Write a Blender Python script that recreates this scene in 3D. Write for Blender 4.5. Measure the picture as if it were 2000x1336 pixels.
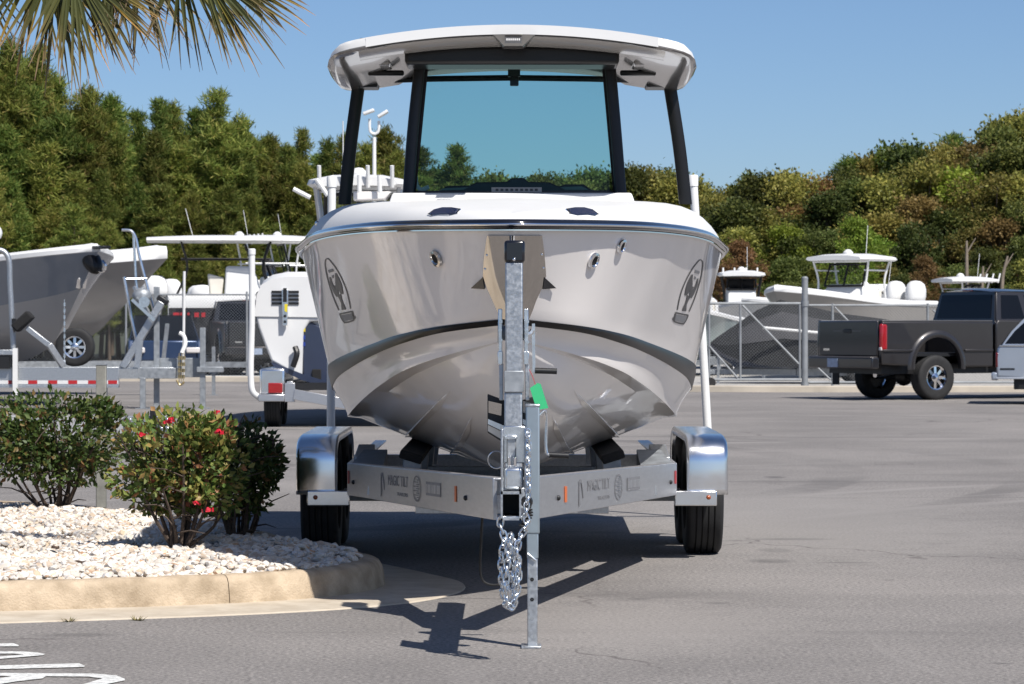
import bpy, bmesh, math, random
import numpy as np
from mathutils import Vector, Matrix, Quaternion
from mathutils.bvhtree import BVHTree

random.seed(7); np.random.seed(7)
R = math.radians
scene = bpy.context.scene
for o in list(bpy.data.objects): bpy.data.objects.remove(o)

# ------------------------------------------------------------------ camera
FPX, CAMH, HORIZON = 6000.0, 1.39, 633.0      # focal length in photo pixels, eye height, horizon row
cam_data = bpy.data.cameras.new('camera')
cam = bpy.data.objects.new('camera', cam_data)
scene.collection.objects.link(cam)
cam.location = (0, 0, CAMH)
cam.rotation_euler = (R(90), 0, 0)
cam_data.sensor_width = 36.0
cam_data.sensor_fit = 'HORIZONTAL'
cam_data.lens = 36.0 * FPX / 2000.0
cam_data.shift_y = -(668.0 - HORIZON) / 2000.0
cam_data.clip_start = 0.1
cam_data.clip_end = 3000
cam_data.dof.use_dof = True
cam_data.dof.focus_distance = 15.5
cam_data.dof.aperture_fstop = 14.0
scene.camera = cam

# ------------------------------------------------------------------ sky and sun
SUN = Vector((0.46, -0.63, 1.0)).normalized()  # towards the sun
sun_el = math.asin(SUN.z)
sun_az = math.atan2(SUN.x, SUN.y)
world = bpy.data.worlds.new('World')
scene.world = world
world.use_nodes = True
wn = world.node_tree
sky = wn.nodes.new('ShaderNodeTexSky')
sky.sky_type = 'NISHITA'
sky.sun_disc = False
sky.sun_elevation = sun_el
sky.sun_rotation = sun_az
sky.altitude = 10
sky.air_density = 0.7
sky.dust_density = 0.6
sky.ozone_density = 6.5
bg = wn.nodes['Background']
bg.inputs['Strength'].default_value = 0.083
wn.links.new(sky.outputs['Color'], bg.inputs['Color'])
sun_data = bpy.data.lights.new('sun', 'SUN')
sun_data.energy = 5.0
sun_data.angle = R(0.5)
sun_data.color = (1.0, 0.955, 0.89)
sun = bpy.data.objects.new('sun', sun_data)
scene.collection.objects.link(sun)
sun.location = (20, -20, 40)
sun.rotation_euler = SUN.to_track_quat('Z', 'Y').to_euler()
scene.view_settings.view_transform = 'Standard'
scene.view_settings.look = 'None'
scene.view_settings.exposure = 0.37
scene.view_settings.gamma = 1.0
scene.view_settings.use_curve_mapping = False

# ------------------------------------------------------------------ photo pixel -> place
def P(px, py, Y):
    return Vector(((px - 1000) / FPX * Y, Y, CAMH - (py - HORIZON) / FPX * Y))
def G(px, py, z=0.0):
    Y = (CAMH - z) * FPX / (py - HORIZON)
    return Vector(((px - 1000) / FPX * Y, Y, z))

# ------------------------------------------------------------------ materials
MATS = {}
def mat(name, col, rough=0.5, metal=0.0, var=0.0, vscale=4.0, bump=0.0, bscale=60.0, coat=0.0, col2=None, spec=0.5, rvar=0.0, stretch=None):
    if name in MATS: return MATS[name]
    m = bpy.data.materials.new(name); m.use_nodes = True
    nt = m.node_tree; b = nt.nodes['Principled BSDF']
    b.inputs['Roughness'].default_value = rough
    b.inputs['Metallic'].default_value = metal
    b.inputs['Coat Weight'].default_value = coat
    b.inputs['Coat Roughness'].default_value = 0.04
    b.inputs['Specular IOR Level'].default_value = spec
    tc = nt.nodes.new('ShaderNodeTexCoord')
    vec = tc.outputs['Object']
    if stretch:
        mp = nt.nodes.new('ShaderNodeMapping'); mp.inputs['Scale'].default_value = stretch
        nt.links.new(vec, mp.inputs['Vector']); vec = mp.outputs['Vector']
    n = nt.nodes.new('ShaderNodeTexNoise')
    n.inputs['Scale'].default_value = vscale; n.inputs['Detail'].default_value = 6; n.inputs['Roughness'].default_value = 0.6
    nt.links.new(vec, n.inputs['Vector'])
    cr = nt.nodes.new('ShaderNodeValToRGB')
    kf = 0.87 if metal < 0.5 else 1.0
    c = np.array(col[:3]); d = np.array(col2[:3]) if col2 is not None else c * (1 + var)
    lo = c * (1 - var)
    cr.color_ramp.elements[0].position = 0.32; cr.color_ramp.elements[0].color = (*np.clip(lo * kf, 0, 1), 1)
    cr.color_ramp.elements[1].position = 0.68; cr.color_ramp.elements[1].color = (*np.clip(d * kf, 0, 1), 1)
    nt.links.new(n.outputs['Fac'], cr.inputs['Fac'])
    nt.links.new(cr.outputs['Color'], b.inputs['Base Color'])
    if rvar:
        mr = nt.nodes.new('ShaderNodeMapRange')
        mr.inputs['From Min'].default_value = 0.3; mr.inputs['From Max'].default_value = 0.7
        mr.inputs['To Min'].default_value = max(0.02, rough - rvar); mr.inputs['To Max'].default_value = rough + rvar
        nt.links.new(n.outputs['Fac'], mr.inputs['Value']); nt.links.new(mr.outputs['Result'], b.inputs['Roughness'])
    if bump:
        n2 = nt.nodes.new('ShaderNodeTexNoise'); n2.inputs['Scale'].default_value = bscale; n2.inputs['Detail'].default_value = 4
        nt.links.new(vec, n2.inputs['Vector'])
        bp = nt.nodes.new('ShaderNodeBump'); bp.inputs['Strength'].default_value = bump; bp.inputs['Distance'].default_value = 0.02
        nt.links.new(n2.outputs['Fac'], bp.inputs['Height']); nt.links.new(bp.outputs['Normal'], b.inputs['Normal'])
    MATS[name] = m
    return m

def island_mat(name, stops, rough=0.6, spec=0.3, trans=0.0, objvar=0.0):
    """colour picked at random for every loose piece of the mesh (leaf, stone)"""
    if name in MATS: return MATS[name]
    m = bpy.data.materials.new(name); m.use_nodes = True
    nt = m.node_tree; b = nt.nodes['Principled BSDF']
    b.inputs['Roughness'].default_value = rough; b.inputs['Specular IOR Level'].default_value = spec
    g = nt.nodes.new('ShaderNodeNewGeometry'); oi = nt.nodes.new('ShaderNodeObjectInfo')
    ad = nt.nodes.new('ShaderNodeMath'); ad.operation = 'ADD'
    nt.links.new(g.outputs['Random Per Island'], ad.inputs[0]); nt.links.new(oi.outputs['Random'], ad.inputs[1])
    fr = nt.nodes.new('ShaderNodeMath'); fr.operation = 'FRACT'; nt.links.new(ad.outputs[0], fr.inputs[0])
    cr = nt.nodes.new('ShaderNodeValToRGB'); e = cr.color_ramp.elements
    e[0].position = stops[0][0]; e[0].color = (*stops[0][1], 1)
    e[1].position = stops[-1][0]; e[1].color = (*stops[-1][1], 1)
    for p, c in stops[1:-1]:
        x = e.new(p); x.color = (*c, 1)
    nt.links.new(fr.outputs[0], cr.inputs['Fac'])
    out = cr.outputs['Color']
    # slow variation over the mass
    tc = nt.nodes.new('ShaderNodeTexCoord'); n = nt.nodes.new('ShaderNodeTexNoise'); n.inputs['Scale'].default_value = 0.9 if objvar else 3.0
    nt.links.new(tc.outputs['Object'], n.inputs['Vector'])
    hs = nt.nodes.new('ShaderNodeHueSaturation')
    mr = nt.nodes.new('ShaderNodeMapRange'); mr.inputs['From Min'].default_value = 0.3; mr.inputs['From Max'].default_value = 0.7
    mr.inputs['To Min'].default_value = 0.8; mr.inputs['To Max'].default_value = 1.2
    nt.links.new(n.outputs['Fac'], mr.inputs['Value']); nt.links.new(mr.outputs['Result'], hs.inputs['Value'])
    if objvar:
        m2 = nt.nodes.new('ShaderNodeMapRange'); m2.inputs['To Min'].default_value = 0.5 - objvar; m2.inputs['To Max'].default_value = 0.5 + objvar
        nt.links.new(oi.outputs['Random'], m2.inputs['Value']); nt.links.new(m2.outputs['Result'], hs.inputs['Hue'])
        h7 = nt.nodes.new('ShaderNodeMath'); h7.operation = 'MULTIPLY'; h7.inputs[1].default_value = 7.31; nt.links.new(oi.outputs['Random'], h7.inputs[0])
        f7 = nt.nodes.new('ShaderNodeMath'); f7.operation = 'FRACT'; nt.links.new(h7.outputs[0], f7.inputs[0])
        m3 = nt.nodes.new('ShaderNodeMapRange'); m3.inputs['To Min'].default_value = 0.62; m3.inputs['To Max'].default_value = 1.4; nt.links.new(f7.outputs[0], m3.inputs['Value'])
        mm = nt.nodes.new('ShaderNodeMath'); mm.operation = 'MULTIPLY'; nt.links.new(mr.outputs['Result'], mm.inputs[0]); nt.links.new(m3.outputs['Result'], mm.inputs[1]); nt.links.new(mm.outputs[0], hs.inputs['Value'])
    nt.links.new(out, hs.inputs['Color']); out = hs.outputs['Color']
    nt.links.new(out, b.inputs['Base Color'])
    if trans:
        tr = nt.nodes.new('ShaderNodeBsdfTranslucent'); nt.links.new(out, tr.inputs['Color'])
        mx = nt.nodes.new('ShaderNodeMixShader'); mx.inputs[0].default_value = trans
        nt.links.new(b.outputs[0], mx.inputs[1]); nt.links.new(tr.outputs[0], mx.inputs[2])
        nt.links.new(mx.outputs[0], nt.nodes['Material Output'].inputs['Surface'])
    MATS[name] = m
    return m

def glass_mat(name, tint, refl=0.5, rough=0.0):
    m = bpy.data.materials.new(name); m.use_nodes = True
    nt = m.node_tree; nt.nodes.remove(nt.nodes['Principled BSDF'])
    t = nt.nodes.new('ShaderNodeBsdfTransparent'); t.inputs['Color'].default_value = (*tint, 1)
    gl = nt.nodes.new('ShaderNodeBsdfGlossy'); gl.inputs['Roughness'].default_value = rough
    fr = nt.nodes.new('ShaderNodeFresnel'); fr.inputs['IOR'].default_value = 1.45
    mu = nt.nodes.new('ShaderNodeMath'); mu.operation = 'MULTIPLY'; mu.inputs[1].default_value = refl
    nt.links.new(fr.outputs[0], mu.inputs[0])
    mx = nt.nodes.new('ShaderNodeMixShader')
    nt.links.new(mu.outputs[0], mx.inputs[0]); nt.links.new(t.outputs[0], mx.inputs[1]); nt.links.new(gl.outputs[0], mx.inputs[2])
    nt.links.new(mx.outputs[0], nt.nodes['Material Output'].inputs['Surface'])
    MATS[name] = m
    return m

gelcoat   = mat('gelcoat_hull', (0.90, 0.855, 0.82), 0.3, var=0.025, vscale=1.6, coat=0.8, bump=0.012, bscale=5)
gelwhite  = mat('gelcoat_white', (0.73, 0.73, 0.725), 0.45, var=0.02, vscale=2, spec=0.25)
gelliner  = mat('gelcoat_liner', (0.17, 0.155, 0.145), 0.15, var=0.03, vscale=2, coat=0.5)
gelcream  = mat('gelcoat_cream', (0.72, 0.68, 0.60), 0.35, var=0.04)
galv      = mat('galvanised', (0.46, 0.48, 0.50), 0.42, 0.85, var=0.16, vscale=55, bump=0.05, bscale=80, rvar=0.12)
galvdull  = mat('galvanised_dull', (0.30, 0.32, 0.34), 0.55, 0.6, var=0.2, vscale=14, rvar=0.1)
alu       = mat('aluminium', (0.55, 0.55, 0.56), 0.38, 0.9, var=0.06, vscale=9, bump=0.02, bscale=120, stretch=(1, 1, 6))
alupol    = mat('aluminium_polished', (0.80, 0.81, 0.83), 0.2, 1.0, var=0.04, vscale=6, rvar=0.04)
chrome    = mat('chrome', (0.85, 0.85, 0.86), 0.06, 1.0)
stainless = mat('stainless_mirror', (0.52, 0.495, 0.47), 0.06, 1.0, var=0.04, vscale=5)
zinc      = mat('zinc_bright', (0.72, 0.75, 0.78), 0.22, 0.95, var=0.12, vscale=30)
blackmet  = mat('black_powdercoat', (0.010, 0.010, 0.011), 0.33, 0.0, var=0.1, spec=0.35)
blackplas = mat('black_plastic', (0.012, 0.012, 0.013), 0.45, var=0.15, bump=0.03)
blackrail = mat('rub_rail_black', (0.010, 0.011, 0.016), 0.12, var=0.05, coat=0.6)
rubber    = mat('tyre_rubber', (0.016, 0.016, 0.017), 0.75, var=0.25, vscale=12, bump=0.06, bscale=90)
carpet    = mat('bunk_carpet', (0.013, 0.013, 0.014), 0.95, var=0.3, vscale=60, bump=0.3, bscale=300)
stripem   = mat('stripe_metallic', (0.010, 0.009, 0.009), 0.3, 0.0, var=0.1, spec=0.14)
decalm    = mat('decal_charcoal', (0.035, 0.035, 0.04), 0.4, var=0.08)
decalgrey = mat('decal_grey', (0.20, 0.20, 0.21), 0.5, var=0.1, vscale=40)
orange_m  = mat('amber_reflector', (0.75, 0.16, 0.03), 0.35, var=0.1)
amber_m   = mat('amber_lens', (0.35, 0.08, 0.02), 0.2, coat=0.6)
red_m     = mat('red_lens', (0.32, 0.010, 0.014), 0.2, var=0.1, coat=0.8)
green_m   = mat('green_tag', (0.04, 0.50, 0.20), 0.6, var=0.06)
pvc       = mat('pvc_white', (0.78, 0.78, 0.77), 0.4, var=0.04)
tape_r    = mat('tape_red', (0.45, 0.02, 0.025), 0.4, var=0.08)
tape_w    = mat('tape_white', (0.72, 0.72, 0.72), 0.4, var=0.05)
paintw    = mat('road_paint', (0.66, 0.66, 0.64), 0.75, var=0.38, vscale=38, bump=0.2, bscale=200)
yellow_m  = mat('yellow_plastic', (0.75, 0.6, 0.03), 0.4, var=0.05)
darkwin   = mat('dark_window', (0.006, 0.007, 0.009), 0.1, spec=0.3)
truckgrey = mat('truck_paint_grey', (0.036, 0.033, 0.034), 0.35, 0.4, var=0.05, coat=0.7)
truckdark = mat('truck_paint_black', (0.025, 0.025, 0.028), 0.3, 0.3, var=0.05, coat=0.7)
silverp   = mat('silver_paint', (0.36, 0.40, 0.46), 0.3, 0.5, var=0.03, coat=0.8)
bluep     = mat('blue_paint', (0.03, 0.055, 0.12), 0.25, 0.3, var=0.05, coat=0.8)
slatehull = mat('slate_hull', (0.27, 0.295, 0.335), 0.25, var=0.04, coat=0.6)
tanhull   = mat('tan_hull', (0.27, 0.255, 0.24), 0.3, var=0.04, coat=0.5)
blackhull = mat('black_hull', (0.022, 0.024, 0.032), 0.25, var=0.05, coat=0.6)
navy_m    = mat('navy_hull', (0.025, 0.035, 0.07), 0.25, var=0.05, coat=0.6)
tealhull  = mat('pale_teal_hull', (0.42, 0.52, 0.52), 0.3, var=0.04, coat=0.5)
tarp_m    = mat('boat_cover_charcoal', (0.018, 0.019, 0.021), 0.85, var=0.2, vscale=3, bump=0.3, bscale=9)
tarplight = mat('boat_cover_grey', (0.055, 0.055, 0.06), 0.85, var=0.15, vscale=3, bump=0.3, bscale=9)
postm     = mat('weathered_post', (0.27, 0.265, 0.235), 0.7, 0.2, var=0.2, vscale=9, bump=0.1)
bark_m    = mat('bark', (0.10, 0.075, 0.055), 0.9, var=0.35, vscale=6, bump=0.6, bscale=20, stretch=(1, 1, 0.25))
stem_m    = mat('shrub_stem', (0.09, 0.065, 0.05), 0.9, var=0.35, vscale=20, bump=0.4, bscale=60)
petal_m   = mat('rose_petal', (0.62, 0.012, 0.035), 0.6, var=0.25, vscale=40)
brownchip = mat('bark_chip', (0.09, 0.06, 0.045), 0.9, var=0.4, vscale=30, bump=0.5, bscale=80)
glass_teal = glass_mat('windshield_glass', (0.49, 0.73, 0.70), 0.55)
glass_clear = glass_mat('clear_glass', (0.80, 0.84, 0.84), 0.8)

# ------------------------------------------------------------------ mesh builder
COL = scene.collection
OFF = {}
class MB:
    def __init__(s): s.v = []; s.f = []
    def add(s, verts, faces):
        n = len(s.v); s.v += [Vector(p) for p in verts]; s.f += [tuple(i + n for i in f) for f in faces]; return s
    def box(s, c, d, rot=None):
        hx, hy, hz = d[0] / 2, d[1] / 2, d[2] / 2
        pts = [Vector((sx * hx, sy * hy, sz * hz)) for sz in (-1, 1) for sy in (-1, 1) for sx in (-1, 1)]
        if rot is not None: pts = [rot @ p for p in pts]
        c = Vector(c)
        return s.add([p + c for p in pts], [(0, 2, 3, 1), (4, 5, 7, 6), (0, 1, 5, 4), (2, 6, 7, 3), (0, 4, 6, 2), (1, 3, 7, 5)])
    def lohi(s, a, b):
        a, b = Vector(a), Vector(b)
        return s.box((a + b) / 2, (abs(b.x - a.x), abs(b.y - a.y), abs(b.z - a.z)))
    def bar(s, a, b, w, h=None, up=(0, 0, 1)):
        """box beam from a to b, w across, h along up"""
        a, b = Vector(a), Vector(b); h = h or w
        d = (b - a); L = d.length; d.normalize(); u = Vector(up)
        if abs(d.dot(u.normalized())) > 0.97: u = Vector((0, 1, 0)) if abs(d.y) < 0.9 else Vector((1, 0, 0))
        x = d.cross(u).normalized(); z = x.cross(d).normalized()
        m = Matrix((x, d, z)).transposed()
        return s.box((a + b) / 2, (w, L, h), m)
    def tube(s, path, r, n=10, caps=True, rs=None):
        path = [Vector(p) for p in path]; k = len(path); base = len(s.v)
        up = None
        for i, p in enumerate(path):
            t = (path[min(i + 1, k - 1)] - path[max(i - 1, 0)]).normalized()
            if up is None:
                up = Vector((0, 0, 1)) if abs(t.z) < 0.9 else Vector((1, 0, 0))
            x = t.cross(up)
            if x.length < 1e-5: x = t.orthogonal()
            x.normalize(); y = x.cross(t).normalized(); up = y
            rr = rs[i] if rs else r
            for j in range(n):
                a = 2 * math.pi * j / n
                s.v.append(p + x * (math.cos(a) * rr) + y * (math.sin(a) * rr))
        for i in range(k - 1):
            for j in range(n):
                a = base + i * n + j; b = base + i * n + (j + 1) % n
                s.f.append((a, b, b + n, a + n))
        if caps:
            s.f.append(tuple(base + j for j in range(n))[::-1]); s.f.append(tuple(base + (k - 1) * n + j for j in range(n)))
        return s
    def grid(s, rows, closed_u=False, flip=False):
        base = len(s.v); m = len(rows[0]); k = len(rows)
        for r in rows: s.v += [Vector(p) for p in r]
        for i in range(k - 1):
            for j in range(m - 1 + (1 if closed_u else 0)):
                a = base + i * m + j; b = base + i * m + (j + 1) % m
                q = (a, b, b + m, a + m); s.f.append(q[::-1] if flip else q)
        return s
    def prism(s, poly, a, b):
        """closed polygon poly(list of 3D points) swept by vectors a -> b"""
        n = len(poly); base = len(s.v); a, b = Vector(a), Vector(b)
        s.v += [Vector(p) + a for p in poly] + [Vector(p) + b for p in poly]
        s.f.append(tuple(base + i for i in range(n))[::-1]); s.f.append(tuple(base + n + i for i in range(n)))
        for i in range(n):
            j = (i + 1) % n
            s.f.append((base + i, base + j, base + n + j, base + n + i))
        return s
    def lathe(s, prof, c, axis='X', n=28):
        """prof: list of (r, h); revolved round axis through c"""
        base = len(s.v); c = Vector(c); k = len(prof)
        for i in range(n):
            a = 2 * math.pi * i / n; ca, sa = math.cos(a), math.sin(a)
            for r, h in prof:
                if axis == 'X': p = Vector((h, r * ca, r * sa))
                elif axis == 'Y': p = Vector((r * sa, h, r * ca))
                else: p = Vector((r * ca, r * sa, h))
                s.v.append(c + p)
        for i in range(n):
            for j in range(k - 1):
                a = base + i * k + j; b = base + ((i + 1) % n) * k + j
                s.f.append((a, b, b + 1, a + 1))
        return s
    def ell(s, c, r, n=12, m=8, rot=None):
        base = len(s.v); c = Vector(c)
        for i in range(m + 1):
            th = math.pi * i / m
            for j in range(n):
                ph = 2 * math.pi * j / n
                p = Vector((r[0] * math.sin(th) * math.cos(ph), r[1] * math.sin(th) * math.sin(ph), r[2] * math.cos(th)))
                s.v.append(c + (rot @ p if rot else p))
        for i in range(m):
            for j in range(n):
                a = base + i * n + j; b = base + i * n + (j + 1) % n
                s.f.append((a, a + n, b + n, b))
        return s
    def obj(s, name, material, parent=None, smooth=35, bev=0.0, seg=2, recalc=True):
        off = OFF.get(parent.name, Vector()) if parent else Vector()
        me = bpy.data.meshes.new(name)
        me.from_pydata([tuple(p - off) for p in s.v], [], s.f)
        if recalc:
            b = bmesh.new(); b.from_mesh(me); bmesh.ops.remove_doubles(b, verts=b.verts, dist=1e-5)
            bmesh.ops.recalc_face_normals(b, faces=b.faces); b.to_mesh(me); b.free()
        return link(name, me, material, parent, smooth, bev, seg)
def link(name, me, material, parent=None, smooth=35, bev=0.0, seg=2):
    if material is not None and len(me.materials) == 0: me.materials.append(material)
    if smooth:
        me.polygons.foreach_set('use_smooth', [True] * len(me.polygons)); me.set_sharp_from_angle(angle=R(smooth))
    o = bpy.data.objects.new(name, me); COL.objects.link(o)
    if parent is not None:
        o.parent = parent; OFF[o.name] = OFF.get(parent.name, Vector())
    if bev:
        md = o.modifiers.new('bevel', 'BEVEL'); md.width = bev; md.segments = seg; md.limit_method = 'ANGLE'; md.angle_limit = R(40)
        md.harden_normals = False
    return o
def thing(name, label, cat, loc=(0, 0, 0), rz=0.0, group=None, local=False):
    """an empty at the base of a thing; local=True: parts are built in the thing's own axes"""
    o = bpy.data.objects.new(name, None); COL.objects.link(o)
    o.location = loc; o.rotation_euler = (0, 0, rz); o.empty_display_size = 0.2
    OFF[o.name] = Vector() if local else Vector(loc)
    return tag(o, label, cat, group)
def tag(o, label=None, cat=None, group=None, kind=None):
    if label: o['label'] = label
    if cat: o['category'] = cat
    if group: o['group'] = group
    if kind: o['kind'] = kind
    return o
def clone(root, loc=None, rz=None, label=None, group=None, scale=None, mats=None):
    def cp(o, parent):
        c = o.copy(); COL.objects.link(c)
        if parent is not None: c.parent = parent; c.matrix_parent_inverse = o.matrix_parent_inverse.copy()
        if mats and o.data and o.data.materials and o.data.materials[0] in mats:
            c.material_slots[0].link = 'OBJECT'; c.material_slots[0].material = mats[o.data.materials[0]]
        for ch in list(o.children): cp(ch, c)
        return c
    r = cp(root, None)
    if loc is not None: r.location = loc
    if rz is not None: r.rotation_euler[2] = rz
    if label: r['label'] = label
    if group: r['group'] = group
    if scale is not None: r.scale = scale if hasattr(scale, '__len__') else (scale,) * 3
    return r
def crom(pts, per=8, sym=False):
    """smooth curve through the points; sym: mirror-symmetric in x at the start"""
    pts = [Vector(p) for p in pts]; n = len(pts); out = []
    for i in range(n - 1):
        p0 = pts[i - 1] if i > 0 else (Vector((-pts[1].x, pts[1].y, pts[1].z)) if sym else 2 * pts[0] - pts[1])
        p1, p2 = pts[i], pts[i + 1]
        p3 = pts[i + 2] if i + 2 < n else 2 * pts[-1] - pts[-2]
        d0 = max((p1 - p0).length, 1e-6) ** .5; d1 = max((p2 - p1).length, 1e-6) ** .5; d2 = max((p3 - p2).length, 1e-6) ** .5
        m1 = (p1 - p0) / d0 - (p2 - p0) / (d0 + d1) + (p2 - p1) / d1; m2 = (p2 - p1) / d1 - (p3 - p1) / (d1 + d2) + (p3 - p2) / d2
        m1 *= d1; m2 *= d1
        for k in range(per):
            t = k / per; t2 = t * t; t3 = t2 * t
            out.append((2*t3 - 3*t2 + 1) * p1 + (t3 - 2*t2 + t) * m1 + (-2*t3 + 3*t2) * p2 + (t3 - t2) * m2)
    out.append(pts[-1].copy())
    return out
def mesh_np(name, verts, faces, material, parent=None, smooth=0):
    """fast mesh from numpy arrays: verts (n,3), faces (m,k)"""
    me = bpy.data.meshes.new(name); k = faces.shape[1]
    me.vertices.add(len(verts)); me.vertices.foreach_set('co', np.asarray(verts, dtype=np.float32).ravel())
    me.loops.add(faces.size); me.loops.foreach_set('vertex_index', faces.astype(np.int32).ravel())
    me.polygons.add(len(faces)); me.polygons.foreach_set('loop_start', np.arange(0, faces.size, k, dtype=np.int32))
    me.update(calc_edges=True)
    return link(name, me, material, parent, smooth)
def wheel(parent, c, r, w, axis, rim_r, rimmat, outer=1, spokes=8, name='wheel'):
    """tyre with grooves + dished rim with spokes; outer = sign of the outside along the axis"""
    h = w / 2; c = Vector(c)
    prof = [(rim_r, -h * .8), (rim_r + .01, -h * .95), (r * .8, -h), (r * .93, -h * .97), (r * .985, -h * .85)]
    g = 5
    for i in range(g):
        x0 = -h * .8 + 1.6 * h * i / g; x1 = -h * .8 + 1.6 * h * (i + 1) / g; q = (x1 - x0) * .14
        prof += [(r, x0 + q), (r, x1 - q), (r - .012, x1 - q * .6), (r - .012, x1 + q * .3)] if i < g - 1 else [(r, x0 + q), (r, x1 - q)]
    prof += [(r * .985, h * .85), (r * .93, h * .97), (r * .8, h), (rim_r + .01, h * .95), (rim_r, h * .8)]
    t = MB().lathe(prof, c, axis, 40).obj(name, rubber, parent, smooth=40)
    m = MB(); o = outer
    m.lathe([(rim_r, -o * h * .75), (rim_r - .015, o * h * .55), (rim_r, o * h * .86), (rim_r - .02, o * h * .8), (rim_r - .03, o * h * .35)], c, axis, 32)
    m.lathe([(rim_r * .36, o * h * .3), (rim_r * .36, o * h * .62), (rim_r * .2, o * h * .75), (0.001, o * h * .78)], c, axis, 24)
    for i in range(spokes):
        a = 2 * math.pi * i / spokes
        ca, sa = math.cos(a), math.sin(a)
        d = Vector((0, ca, sa)) if axis == 'X' else Vector((sa, 0, ca))
        ax = Vector((1, 0, 0)) if axis == 'X' else Vector((0, 1, 0))
        m.bar(c + d * rim_r * .3 + ax * o * h * .5, c + d * (rim_r - .02) + ax * o * h * .45, rim_r * .24, h * .22, up=ax)
    rm = m.obj('rim', rimmat, t, smooth=40)
    MB().lathe([(rim_r - .02, -o * h * .1), (0.001, -o * h * .1)], c, axis, 24).obj('brake_disc', blackplas, t, smooth=0)
    return t
def text_mesh(body, size):
    cu = bpy.data.curves.new('letters', 'FONT'); cu.body = body; cu.size = size; cu.extrude = 0.0006; cu.resolution_u = 3
    o = bpy.data.objects.new('letters', cu); COL.objects.link(o)
    bpy.context.view_layer.update()
    me = bpy.data.meshes.new_from_object(o.evaluated_get(bpy.context.evaluated_depsgraph_get()))
    bpy.data.objects.remove(o); bpy.data.curves.remove(cu)
    return me
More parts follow.
